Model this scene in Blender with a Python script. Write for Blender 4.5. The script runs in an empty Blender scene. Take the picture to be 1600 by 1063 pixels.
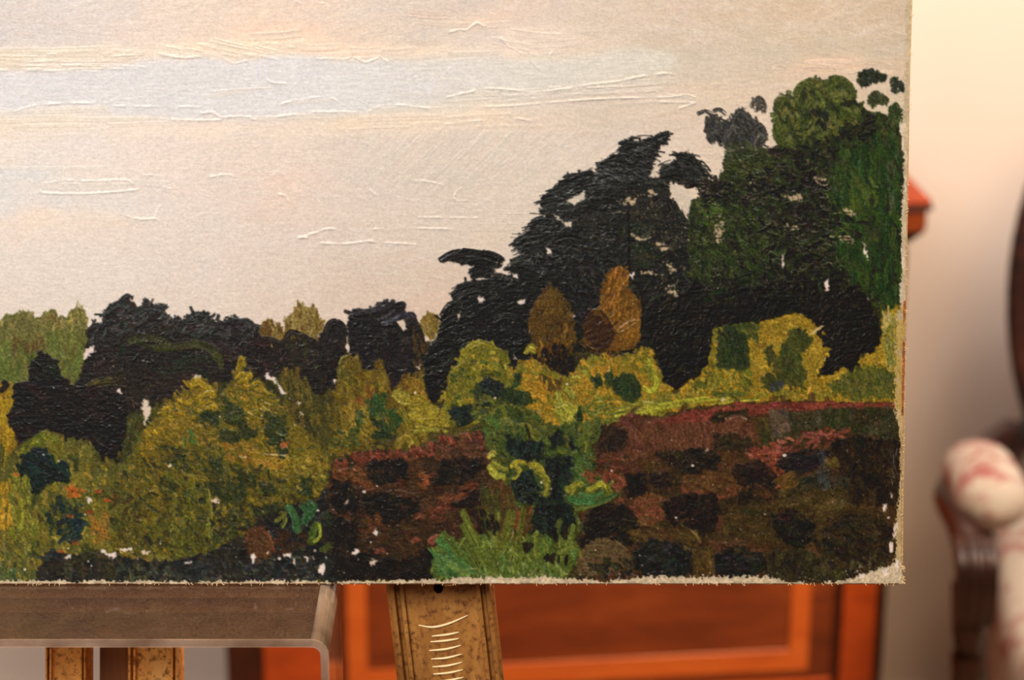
import bpy, bmesh, math, random
import numpy as np
from mathutils import Vector, Matrix

scene = bpy.context.scene
COLL = scene.collection

# ------------------------------------------------------------------ CAMERA, WORLD, LIGHTS, EXPOSURE
CAM_Z = 1.75
PITCH = math.radians(20.0)
FPX = 3600.0                                   # focal length in pixels of the 1600 x 1063 photograph
FWD = Vector((0, math.cos(PITCH), -math.sin(PITCH)))
UPV = Vector((0, math.sin(PITCH), math.cos(PITCH)))
EYE = Vector((0, 0, CAM_Z))
DIST = 1.37                                    # eye to canvas

cam_data = bpy.data.cameras.new('camera')
cam_data.sensor_fit = 'HORIZONTAL'
cam_data.sensor_width = 36.0
cam_data.lens = 36.0 * FPX / 1600.0
cam_data.clip_start = 0.05
cam_data.dof.use_dof = True
cam_data.dof.focus_distance = DIST
cam_data.dof.aperture_fstop = 6.0
cam = bpy.data.objects.new('camera', cam_data)
COLL.objects.link(cam)
cam.location = EYE
cam.rotation_euler = (math.radians(90) - PITCH, 0, 0)
scene.camera = cam

world = bpy.data.worlds.new('room_light')
scene.world = world
world.use_nodes = True
bg = world.node_tree.nodes['Background']
bg.inputs[0].default_value = (1.0, 0.74, 0.52, 1)
bg.inputs[1].default_value = 0.09

def area(name, loc, target, size, energy, color, size_y=None):
    l = bpy.data.lights.new(name, 'AREA')
    l.shape = 'RECTANGLE'; l.size = size; l.size_y = size_y or size
    l.energy = energy; l.color = color
    o = bpy.data.objects.new(name, l); COLL.objects.link(o)
    o.location = loc
    o.rotation_euler = (Vector(target) - Vector(loc)).to_track_quat('-Z', 'Y').to_euler()
    return o

area('key_light', (-1.40, -1.35, 3.70), (0.0, 1.30, 1.25), 2.2, 186, (1.0, 0.97, 0.93), 1.6)  # large soft area light from the upper left
area('wall_wash_light', (1.10, 2.25, 2.62), (0.95, 3.12, 1.60), 0.30, 26, (1.0, 0.95, 0.95))  # added wash for the upper right wall, no fitting in view
area('cabinet_fill_light', (0.80, 1.55, 2.25), (0.10, 2.62, 0.40), 0.8, 40, (1.0, 0.74, 0.48))  # added warm fill out of view, brightens the cabinet front

scene.view_settings.view_transform = 'Standard'
scene.view_settings.look = 'None'
scene.view_settings.exposure = 0.0
scene.view_settings.gamma = 1.0
scene.view_settings.use_curve_mapping = False

# ------------------------------------------------------------------ HELPERS
def ray(px, py):
    return (FWD + Vector((1, 0, 0)) * ((px - 800.0) / FPX) - UPV * ((py - 531.5) / FPX))

def at_y(px, py, y):
    d = ray(px, py); return EYE + d * ((y - EYE.y) / d.y)

def at_z(px, py, z):
    d = ray(px, py); return EYE + d * ((z - EYE.z) / d.z)

def on_plane(px, py, p0, n):
    d = ray(px, py); return EYE + d * ((p0 - EYE).dot(n) / d.dot(n))

def lin(c):
    return tuple((v / 255 / 12.92 if v / 255 <= .04045 else ((v / 255 + .055) / 1.055) ** 2.4) for v in c)

def mat(name, col, rough=.5, spec=.4):
    m = bpy.data.materials.new(name); m.use_nodes = True
    b = m.node_tree.nodes['Principled BSDF']
    b.inputs['Base Color'].default_value = (*lin(col), 1)
    b.inputs['Roughness'].default_value = rough
    b.inputs['Specular IOR Level'].default_value = spec
    return m, m.node_tree, b

def tex_coord(nt, scale=(1, 1, 1), out='Object', rot=(0, 0, 0)):
    tc = nt.nodes.new('ShaderNodeTexCoord'); mp = nt.nodes.new('ShaderNodeMapping')
    mp.inputs['Scale'].default_value = scale; mp.inputs['Rotation'].default_value = rot
    nt.links.new(tc.outputs[out], mp.inputs['Vector'])
    return mp.outputs['Vector']

def noise(nt, vec, scale, detail=4, rough=.5, dist=0.0):
    n = nt.nodes.new('ShaderNodeTexNoise')
    n.inputs['Scale'].default_value = scale; n.inputs['Detail'].default_value = detail
    n.inputs['Roughness'].default_value = rough; n.inputs['Distortion'].default_value = dist
    nt.links.new(vec, n.inputs['Vector'])
    return n.outputs['Fac']

def ramp(nt, fac, stops):
    r = nt.nodes.new('ShaderNodeValToRGB')
    e = r.color_ramp.elements
    while len(e) < len(stops):
        e.new(.5)
    for k, (p, c) in enumerate(stops):
        e[k].position = p; e[k].color = (*lin(c), 1)
    nt.links.new(fac, r.inputs['Fac'])
    return r.outputs['Color']

def mixc(nt, fac, a, b, mode='MIX'):
    m = nt.nodes.new('ShaderNodeMix'); m.data_type = 'RGBA'; m.blend_type = mode
    if isinstance(fac, (int, float)): m.inputs[0].default_value = fac
    else: nt.links.new(fac, m.inputs[0])
    for s, v in ((6, a), (7, b)):
        if isinstance(v, tuple): m.inputs[s].default_value = (*lin(v), 1)
        else: nt.links.new(v, m.inputs[s])
    return m.outputs[2]

def bump(nt, b, h, strength=.3, dist=.001):
    n = nt.nodes.new('ShaderNodeBump'); n.inputs['Strength'].default_value = strength; n.inputs['Distance'].default_value = dist
    nt.links.new(h, n.inputs['Height']); nt.links.new(n.outputs['Normal'], b.inputs['Normal'])

def wood(name, dark, mid, light, scale=(1, 1, 1), rough=.35, grain=30, fleck=None):
    m, nt, b = mat(name, mid, rough, .5)
    v = tex_coord(nt, scale)
    f = noise(nt, v, grain, 6, .65, .6)
    c = ramp(nt, f, [(.28, dark), (.5, mid), (.72, light)])
    if fleck:
        f2 = noise(nt, tex_coord(nt), 260, 3, .7)
        c = mixc(nt, ramp(nt, f2, [(.5, (0, 0, 0)), (.68, (255, 255, 255))]), c, fleck)
    nt.links.new(c, b.inputs['Base Color'])
    bump(nt, b, f, .15, .0008)
    return m

def obj(name, bm, m, parent=None, loc=None, smooth=False):
    me = bpy.data.meshes.new(name); bm.normal_update(); bm.to_mesh(me); bm.free()
    for mm in (m if isinstance(m, (list, tuple)) else [m]):
        me.materials.append(mm)
    if smooth:
        me.shade_smooth()
    o = bpy.data.objects.new(name, me); COLL.objects.link(o)
    if parent is not None: o.parent = parent
    if loc is not None: o.location = loc
    return o

def thing(name, label, cat, loc=(0, 0, 0), rot=(0, 0, 0), group=None):
    o = bpy.data.objects.new(name, None); COLL.objects.link(o)
    o.empty_display_size = .05
    o.location = loc; o.rotation_euler = rot
    o['label'] = label; o['category'] = cat
    if group: o['group'] = group
    return o

def box_bm(x0, x1, y0, y1, z0, z1, bev=0.0, seg=2, bm=None):
    own = bm is None
    bm = bm or bmesh.new()
    r = bmesh.ops.create_cube(bm, size=1)
    bmesh.ops.scale(bm, vec=(x1 - x0, y1 - y0, z1 - z0), verts=r['verts'])
    bmesh.ops.translate(bm, vec=((x0 + x1) / 2, (y0 + y1) / 2, (z0 + z1) / 2), verts=r['verts'])
    if bev > 0:
        es = {e for v in r['verts'] for e in v.link_edges}
        bmesh.ops.bevel(bm, geom=list(es), offset=bev, segments=seg, affect='EDGES', profile=.5)
    return bm

def loft(sections, caps=True, bm=None):
    """closed rings of points, joined one to the next"""
    bm = bm or bmesh.new()
    rings = [[bm.verts.new(p) for p in s] for s in sections]
    n = len(rings[0])
    for a, b in zip(rings[:-1], rings[1:]):
        for k in range(n):
            bm.faces.new((a[k], a[(k + 1) % n], b[(k + 1) % n], b[k]))
    if caps:
        bm.faces.new(list(reversed(rings[0]))); bm.faces.new(rings[-1])
    bmesh.ops.recalc_face_normals(bm, faces=bm.faces)
    return bm

def tube(path, radii, n=14, flat=(1, 1), bm=None, up=Vector((0, 0, 1))):
    path = [Vector(p) for p in path]
    secs = []
    for k, p in enumerate(path):
        t = (path[min(k + 1, len(path) - 1)] - path[max(k - 1, 0)]).normalized()
        s = t.cross(up)
        if s.length < 1e-3: s = t.cross(Vector((0, 1, 0)))
        s.normalize(); w = s.cross(t).normalized()
        r = radii[k] if isinstance(radii, (list, tuple)) else radii
        secs.append([p + s * math.cos(2 * math.pi * i / n) * r * flat[0] + w * math.sin(2 * math.pi * i / n) * r * flat[1] for i in range(n)])
    return loft(secs, True, bm)

def spline(pts, n=6):
    P = [Vector(p) for p in pts]
    q = [2 * P[0] - P[1]] + P + [2 * P[-1] - P[-2]]
    out = []
    for i in range(1, len(q) - 2):
        a, b, c, d = q[i - 1], q[i], q[i + 1], q[i + 2]
        for k in range(n):
            t = k / n
            out.append(.5 * (2 * b + (c - a) * t + (2 * a - 5 * b + 4 * c - d) * t * t + (3 * b - a - 3 * c + d) * t ** 3))
    out.append(P[-1])
    return out
STEP = 1.2
# ------------------------------------------------------------------ SETTING
WALL_Y = 3.12
m_wall, nt, b = mat('wall_paint', (226, 208, 193), .85, .2)
f = noise(nt, tex_coord(nt), 3.0, 3)
nt.links.new(ramp(nt, f, [(.3, (223, 204, 188)), (.7, (229, 212, 198))]), b.inputs['Base Color'])
f = noise(nt, tex_coord(nt), 220, 3); bump(nt, b, f, .08, .001)
m_floor, nt, b = mat('carpet_pile', (150, 112, 84), .95, .1)
f = noise(nt, tex_coord(nt), 160, 4)
nt.links.new(ramp(nt, f, [(.3, (136, 100, 74)), (.7, (162, 122, 92))]), b.inputs['Base Color']); bump(nt, b, f, .5, .004)
w = obj('wall_back', box_bm(-3.2, 3.2, WALL_Y, WALL_Y + .12, 0, 2.9), m_wall); w['kind'] = 'structure'
fl = obj('floor', box_bm(-3.2, 3.2, -1.2, WALL_Y + .12, -.08, 0), m_floor); fl['kind'] = 'structure'
bb = box_bm(-3.2, 3.2, WALL_Y - .014, WALL_Y, 0, .06, .004)
bs = obj('baseboard_back', bb, m_wall); bs['kind'] = 'structure'

# ------------------------------------------------------------------ CABINET
def cabinet():
    yaw = math.radians(6.0)
    corner = at_y(1457, 313, 2.60)             # top slab: its front right corner
    W = .80; D = .40; TH = .037
    # local frame: x along the front to the right, y to the back, origin at front left bottom of the body
    ex = Vector((math.cos(yaw), math.sin(yaw), 0)); ey = Vector((-math.sin(yaw), math.cos(yaw), 0))
    over = .034
    right_x = 0
    bodyR = at_y(1374, 960, 2.655)
    bodyL = at_y(357, 1040, 2.615)
    H = corner.z
    W = (Vector((bodyR.x, bodyR.y, 0)) - Vector((bodyL.x, bodyL.y, 0))).dot(ex)
    o3 = Vector((bodyL.x, bodyL.y, 0))
    # front plane of the body so that the top slab overhangs it a little
    front = (Vector((corner.x, corner.y, 0)) - o3).dot(ey) + .030
    o3 = o3 + ey * front
    t = thing('cabinet', 'orange mahogany cabinet with light inlay bands and an overhanging top, against the wall', 'cabinet', o3, (0, 0, yaw))
    V = wood('cabinet_veneer', (92, 40, 18), (128, 56, 24), (166, 78, 32), (1, 1, 5), .3, 6)
    V2 = wood('cabinet_flame_veneer', (104, 44, 20), (140, 62, 26), (172, 84, 34), (.8, 1, 3.4), .28, 7)
    I = wood('cabinet_inlay_satinwood', (200, 84, 26), (216, 96, 32), (228, 112, 40), (1, 1, 4), .3, 10)
    S = wood('cabinet_dark_edge', (46, 18, 10), (62, 24, 12), (80, 32, 16), (1, 1, 4), .3, 12)
    rx = (Vector((corner.x, corner.y, 0)) - o3).dot(ex)      # slab right end in local x
    body_top = H - .062
    foot = .13
    obj('carcass', box_bm(0, W, .012, D, foot, body_top, .003), S, t)
    # top: slab, then a moulded frieze under it
    lx = W - rx
    sl = box_bm(lx, rx, -.030, D + .01, H - .004, H, .0015)
    TB = wood('cabinet_top_veneer', (132, 46, 10), (150, 54, 13), (164, 64, 18), (4, 1, 1), .9, 8)
    obj('top_board', box_bm(lx, rx, -.030, D + .01, H - .006, H, .002), TB, t)
    obj('top_edge', box_bm(lx - .002, rx + .002, -.033, D + .01, H - .013, H - .0065, .003), S, t)
    obj('frieze', box_bm(lx + .004, rx - .004, -.028, D, H - .040, H - .0135, .003), V2, t)
    prof = [(0, 0), (-.003, .004), (-.008, .010), (-.014, .017), (-.015, .0215)]
    bm = bmesh.new()
    secs = []
    for d_, h_ in prof:
        secs.append([(Vector((-(-d_) * 1.0, d_, body_top + h_))), Vector((W - d_, d_, body_top + h_)), Vector((W - d_, D, body_top + h_)), Vector((d_, D, body_top + h_))])
    obj('cornice_moulding', loft(secs), S, t)
    z0, z1 = foot + .035, body_top - .006
    # corner stiles: satinwood faces between dark edges
    ST = wood('cabinet_stile_wood', (172, 68, 22), (200, 82, 28), (214, 94, 34), (1, 1, 4), .3, 9)
    for nm, x0_, x1_, m_ in (('stile_edge', .0, .045, S), ('stile', .0455, .126, ST), ('stile_edge', .1265, .141, S), ('stile_edge', W - .066, W - .0565, S), ('stile', W - .056, W - .0125, ST), ('stile_edge', W - .012, W, S)):
        obj(nm, box_bm(x0_, x1_, -.002 if nm == 'stile' else .0, .013, foot if nm == 'stile_edge' else z0, z1, .002), m_, t)
    # door: veneered frame, light banding, flame-figured panel
    dx0, dx1, dz0, dz1 = .1415, W - .0665, .336, body_top - .008
    d = obj('door', box_bm(dx0, dx1, .001, .013, dz0, dz1, .002), V, t)
    bw, bh = .0245, .030
    bx0, bx1, bz0, bz1 = .150, W - .098, .350, dz1 - .02
    BI = wood('cabinet_banding', (214, 96, 34), (230, 112, 42), (240, 126, 52), (1, 1, 4), .3, 10)
    for q in ((bx0, bx0 + bw, bz0, bz1), (bx1 - bw, bx1, bz0, bz1), (bx0 + bw, bx1 - bw, bz0, bz0 + bh), (bx0 + bw, bx1 - bw, bz1 - bh, bz1)):
        obj('banding', box_bm(q[0], q[1], -.0015, .0025, q[2], q[3], .0006, 1), BI, d)
    obj('door_panel', box_bm(bx0 + bw + .0012, bx1 - bw - .0012, -.0005, .0025, bz0 + bh + .0012, bz1 - bh - .0012, .0006, 1), V2, d)
    sw = .126
    kn = bmesh.new(); bmesh.ops.create_uvsphere(kn, u_segments=16, v_segments=10, radius=.011)
    obj('door_knob', kn, mat('brass', (170, 120, 50), .3, .6)[0], d, ((bx1 + .016), -.010, (bz0 + bz1) / 2), True)
    obj('bottom_rail', box_bm(.1415, W - .0665, .000, .013, foot, dz0 - .006, .002), V, t)
    obj('bead', box_bm(.1415, W - .0665, -.003, .013, dz0 - .0055, dz0 - .0005, .001), I, t)
    # bracket feet with a curved inner side
    for sx in (0, 1):
        for yy in (0.004, D - .03):
            bm = bmesh.new()
            pts = [(0, foot), (.10, foot), (.085, foot - .02), (.062, foot - .05), (.05, foot - .09), (.046, .0), (.006, 0), (0, foot * .5)]
            pts = [(W - x if sx else x, z) for x, z in pts]
            loft([[Vector((x, yy, z)) for x, z in pts], [Vector((x, yy + .03, z)) for x, z in pts]], True, bm)
            obj('foot', bm, S, t)
    return t
cab = cabinet()
# ------------------------------------------------------------------ ARMCHAIR
def armchair():
    cx, cy = .840, 2.345
    t = thing('armchair', 'dark mahogany armchair with cream and red floral upholstery and an oval back', 'chair', (cx, cy, 0))
    Wd = wood('chair_mahogany', (26, 11, 8), (42, 19, 13), (66, 32, 22), (1, 1, 3), .36, 9)
    m, nt, b = mat('toile_fabric', (190, 177, 163), .9, .15)
    v = tex_coord(nt)
    f1 = noise(nt, v, 25, 3, .6, .7); f2 = noise(nt, v, 46, 3, .6, .8)
    c = mixc(nt, ramp(nt, f1, [(.50, (0, 0, 0)), (.62, (255, 255, 255))]), (190, 177, 163), (160, 102, 98))
    c = mixc(nt, ramp(nt, f2, [(.56, (0, 0, 0)), (.66, (170, 170, 170))]), c, (150, 80, 78))
    nt.links.new(c, b.inputs['Base Color'])
    bump(nt, b, noise(nt, v, 420, 2), .2, .001)
    F = m
    hw = .29
    # seat: padded, crowned top
    bm = bmesh.new()
    secs = []
    for z, s, in ((.335, .985), (.36, 1.0), (.46, 1.0), (.49, .985), (.507, .93), (.517, .75), (.521, .3)):
        ring = []
        for k in range(36):
            a = 2 * math.pi * k / 36
            x, y = math.cos(a), math.sin(a)
            r = (abs(x) ** 5 + abs(y) ** 5) ** (-1 / 5)
            yy = y * r * .26
            ring.append(Vector((x * r * (hw - .012 - .075 * max(0, .5 + yy / .52)) * s, .24 + yy * s, z)))
        secs.append(ring)
    loft(secs, True, bm); seat = obj('seat', bm, F, t, None, True)
    # seat rail
    bm = box_bm(-hw + .01, hw - .01, -.035, .50, .285, .338, .008)
    for v_ in bm.verts: v_.co.x *= 1 - .27 * max(0, v_.co.y) / .5
    obj('seat_rail', bm, Wd, t)
    for x_, y_ in ((-hw + .025, -.012), (hw - .025, -.012)):
        bm = tube([(x_, y_, .338), (x_, y_, .27), (x_, y_, .18), (x_, y_, .06), (x_, y_, 0)], [.026, .027, .022, .014, .016], 14)
        obj('leg', bm, Wd, t, None, True)
    for x_ in (-.19, .19):
        bm = tube([(x_, .47, .3), (x_, .49, .2), (x_ * 1.03, .535, 0)], [.021, .018, .014], 12)
        obj('leg', bm, Wd, t, None, True)
    # oval back, leaning a little: frame ring, padded inside and a covered outer face
    bc = Vector((0, .475, .79)); lean = math.radians(10)
    uz = Vector((0, math.sin(lean), math.cos(lean))); nrm = Vector((0, -math.cos(lean), math.sin(lean)))
    ra, rb = .180, .30
    bm = bmesh.new(); secs = []
    for k in range(56):
        a = 2 * math.pi * k / 56
        c0 = bc + Vector((1, 0, 0)) * math.cos(a) * ra + uz * math.sin(a) * rb
        out = (Vector((1, 0, 0)) * math.cos(a) * rb + uz * math.sin(a) * ra).normalized()
        ring = []
        for i, (po, pn) in enumerate(((-.020, -.010), (-.020, .010), (-.012, .017), (.0, .013), (.008, .019), (.018, .014), (.021, .0), (.018, -.012), (0, -.016))):
            ring.append(c0 + out * po + nrm * pn)
        secs.append(ring)
    secs.append(secs[0])
    bm = bmesh.new()
    rings = [[bm.verts.new(p) for p in s] for s in secs[:-1]]
    for q in range(56):
        A_, B_ = rings[q], rings[(q + 1) % 56]
        for i in range(9):
            bm.faces.new((A_[i], A_[(i + 1) % 9], B_[(i + 1) % 9], B_[i]))
    bmesh.ops.recalc_face_normals(bm, faces=bm.faces)
    obj('back_frame', bm, Wd, t, None, True)
    bm = bmesh.new(); secs = []
    for s, dn in ((1.0, -.012), (1.0, .006), (.9, .022), (.6, .036), (.15, .042)):
        secs.append([bc + Vector((1, 0, 0)) * math.cos(2 * math.pi * k / 40) * (ra - .021) * s + uz * math.sin(2 * math.pi * k / 40) * (rb - .021) * s + nrm * dn for k in range(40)])
    loft(secs, True, bm); obj('back_pad', bm, F, t, None, True)
    for sx in (-1, 1):
        bm = tube(spline([(sx * .205, .47, .30), (sx * .200, .475, .42), (sx * .185, .478, .55), (sx * .150, .482, .60)], 4), .019, 12)
        obj('back_post', bm, Wd, t, None, True)
        # arm: from the back frame forward, over to a scroll, then down to the rail
        x0, x1 = sx * .185, sx * .320
        arm = [(x0, .47, .600), (sx * .225, .40, .606), (sx * .272, .30, .618), (x1 * .99, .18, .634), (x1, .08, .640), (x1, .03, .628), (x1, .005, .603)]
        bm = tube(spline(arm, 5), .017, 14, (1.15, .9)); obj('arm', bm, Wd, t, None, True)
        pad = spline([(sx * .274, .255, .646), (sx * .280, .19, .657), (sx * .284, .12, .664), (sx * .284, .062, .656)], 6)
        n_ = len(pad)
        rr = [.040 * (1 - .9 * abs(2 * k / (n_ - 1) - 1) ** 6) for k in range(n_)]
        bm = tube(pad, rr, 18, (1.12, .92)); obj('arm_pad', bm, F, t, None, True)
        # scroll: a fluted knuckle that rolls over the front of the arm and tucks under
        bm = bmesh.new(); secs = []
        N = 15
        prof = spline([(0, .030, .646), (0, .010, .648), (0, -.012, .638), (0, -.021, .612), (0, -.020, .585), (0, -.012, .562), (0, .006, .552)], 3)
        for k, c0 in enumerate(prof):
            q = k / (len(prof) - 1)
            tg = (prof[min(k + 1, len(prof) - 1)] - prof[max(k - 1, 0)]).normalized()
            nr = Vector((0, -tg.z, tg.y)) if True else None
            if nr.y > 0 and k < 3: nr = nr
            nr = Vector((0, tg.z, -tg.y))
            w_ = .0205 + .002 * math.sin(math.pi * q)
            ring = []
            for i in range(13):
                u_ = -1 + 2 * i / 12
                ring.append(Vector((x1 + u_ * w_, c0.y, c0.z)) + nr * (.0045 * abs(math.sin(u_ * math.pi * 1.5)) + .004 * (1 - u_ * u_)))
            for i in range(12, -1, -1):
                u_ = -1 + 2 * i / 12
                ring.append(Vector((x1 + u_ * w_ * .96, c0.y, c0.z)) - nr * .016)
            secs.append(ring)
        loft(secs, True, bm); obj('arm_scroll', bm, Wd, t, None, True)
        post = spline([(x1, .012, .60), (x1, .004, .54), (x1 * .995, .004, .47), (x1 * .965, -.006, .40), (x1 * .90, -.012, .33)], 5)
        n_ = len(post)
        bm = tube(post, [.023 - .004 * math.sin(math.pi * k / (n_ - 1)) for k in range(n_)], 14, (1, .9)); obj('arm_post', bm, Wd, t, None, True)
    return t
chair = armchair()

# ------------------------------------------------------------------ EASEL, ACRYLIC PLINTH
RECL = math.radians(20.0 - 6.2)                 # how far the canvas leans back
P0 = EYE + FWD * DIST
PX = Vector((1, 0, 0)); PU = Vector((0, math.sin(RECL), math.cos(RECL))); PN = PX.cross(PU)   # PN looks towards the eye
def on_canvas(px, py, off=0.0):
    return on_plane(px, py, P0, PN) + PN * off
SHELF_Z = on_canvas(700, 914.5).z

def easel():
    base = on_canvas(690, 915, -.03)
    t = thing('easel', 'gilded wooden easel with carved notches on its splayed leg, holding the canvas', 'easel', (0, base.y + .05, 0))
    G = wood('gilt_wood', (112, 66, 26), (158, 104, 44), (188, 134, 66), (6, 6, 1), .38, 8, (96, 50, 22))
    G2 = wood('gilt_wood_brown', (84, 44, 20), (110, 60, 26), (136, 80, 36), (6, 6, 1), .42, 8)
    G3 = wood('gilt_wood_brightened', (190, 120, 54), (244, 172, 88), (252, 198, 118), (6, 6, 1), .4, 8, (120, 66, 28))  # gilt wood brightened in colour against the shade on the mast
    L = mat('carved_line_bare_wood', (255, 228, 172), .5, .3)[0]
    HOLE = mat('nail_hole', (26, 16, 10), .9, .1)[0]
    inv = t.matrix_basis.inverted() if False else Matrix.Translation(-Vector(t.location))
    off = -.030
    def q(px, py, o=off): return inv @ on_canvas(px, py, o)
    floor_v = -1
    # a moulded plank: cross-section swept along its middle line, in the plane of the canvas
    def plank(name, a, b, half, thick, m, off_, steps=1, bead=True):
        """a, b: ends (Vectors); half: half width; bead: raised mouldings beside both edges"""
        d = (b - a).normalized(); s = d.cross(PN).normalized()
        prof = [(-1, 0), (-1, .8), (-.93, 1.0), (-.86, 1.0), (-.83, .72), (-.78, .72), (-.75, .98), (-.68, .98), (-.66, .80), (.66, .80), (.68, .98), (.75, .98), (.78, .72), (.83, .72), (.86, 1.0), (.93, 1.0), (1, .8), (1, 0)] if bead else [(-1, 0), (-1, .9), (-.94, 1), (.94, 1), (1, .9), (1, 0)]
        secs = [[p + s * half * x + PN * thick * (y - .8) for x, y in prof] for p in (a, b)]
        return obj(name, loft(secs), m, t)
    # the right leg, splayed: passes (682,915) and (699,1063) in the photograph
    a, b = q(682.5, 915), q(699.5, 1063)
    d = (b - a).normalized()
    top = a - d * .62; floor_t = (0.002 - a.z) / d.z
    half = 83.0 / FPX * (on_canvas(690, 950, off) - EYE).dot(FWD)
    bot = a + d * floor_t
    leg = plank('leg', top, bot, half, .016, G, off)
    s = d.cross(PN).normalized()
    surf = .0002
    def mark(name, pts, r, m, k=6):
        P = [q(x, y, off + .0006) for x, y in pts]
        bm = tube(spline(P, k), [r * (.35 + .65 * math.sin(math.pi * (i + .6) / (len(pts) * k - k + 1.2))) for i in range((len(pts) - 1) * k + 1)], 8, (1, 1), None, PN)
        return obj(name, bm, m, leg, None, True)
    for pts in ([(651, 995), (674, 998), (700, 992), (730, 979)], [(672, 1012.5), (696, 1010), (716, 1006)], [(670, 1021.5), (695, 1019.5), (716, 1016)], [(668, 1035.5), (695, 1033), (719, 1027)], [(671, 1049), (696, 1047), (720, 1041)], [(673, 1061.5), (697, 1059.5), (721, 1054)], [(674, 1073), (698, 1071), (722, 1066)], [(676, 1085), (699, 1083), (723, 1078)]):
        mark('carved_notch', pts, .0007, L)
    mark('paint_smear', [(692, 931), (706, 929), (722, 923)], .0010, L)
    c = q(682.5, 935.5, off + .0004)
    bm = bmesh.new(); rr = .0026
    u_, v_ = PX, PU
    loft([[c + (u_ * math.cos(2 * math.pi * i / 16) + v_ * 1.2 * math.sin(2 * math.pi * i / 16)) * r_ + PN * o_ for i in range(16)] for r_, o_ in ((rr * 1.15, 0), (rr, .0005), (rr * .8, .0002))], True, bm)
    obj('nail_hole', bm, HOLE, leg)
    c = q(683.5, 919, off + .001)
    bm = box_bm(c.x - .0013, c.x + .0013, c.y - .0006, c.y + .0006, c.z - .0026, c.z + .0026, .0004); obj('plaster_crumb', bm, mat('plaster', (236, 214, 186), .8)[0], leg)
    # left leg, the mirror of it about the mast
    mx = 160.0
    a2, b2 = q(2 * mx - 682.5, 915), q(2 * mx - 699.5, 1063)
    d2 = (b2 - a2).normalized()
    plank('leg', a2 - d2 * .62, a2 + d2 * ((.002 - a2.z) / d2.z), half, .016, G, off)
    # twin mast with a darker tongue sliding between
    def upright(name, x0, x1, m, o_, th, bead):
        aa, bb_ = q((x0 + x1) / 2, 915, o_), q((x0 + x1) / 2, 1063, o_)
        dd = (bb_ - aa).normalized()
        hf = (x1 - x0) / 2 / FPX * (on_canvas((x0 + x1) / 2, 950, o_) - EYE).dot(FWD)
        return plank(name, aa - dd * .95, aa + dd * ((.06 - aa.z) / dd.z), hf, th, m, o_, bead=bead)
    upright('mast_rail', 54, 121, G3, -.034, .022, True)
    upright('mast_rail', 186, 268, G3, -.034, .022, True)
    upright('mast_tongue', 136, 184, G2, -.046, .014, False)
    # cross bar between the legs, low down, and the ledge that carries the plinth top
    cz = .42
    bm = box_bm(-.47, .02, -.012 + .10, .012 + .10, cz - .03, cz + .03, .004); obj('cross_bar', bm, G2, t)
    yb = at_z(300, 1000, SHELF_Z).y + .084 - t.location.y
    xa, xb = at_z(0, 946, SHELF_Z).x - .15, at_z(470, 946, SHELF_Z).x
    K = wood('ledge_pine', (150, 80, 40), (190, 112, 62), (212, 136, 80), (1, 6, 6), .5, 7, (84, 42, 22))
    obj('ledge', box_bm(xa, xb, yb, yb + .030, SHELF_Z - .0055 - .009, SHELF_Z - .0056, .002), K, t)
    return t
easel_o = easel()

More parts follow.
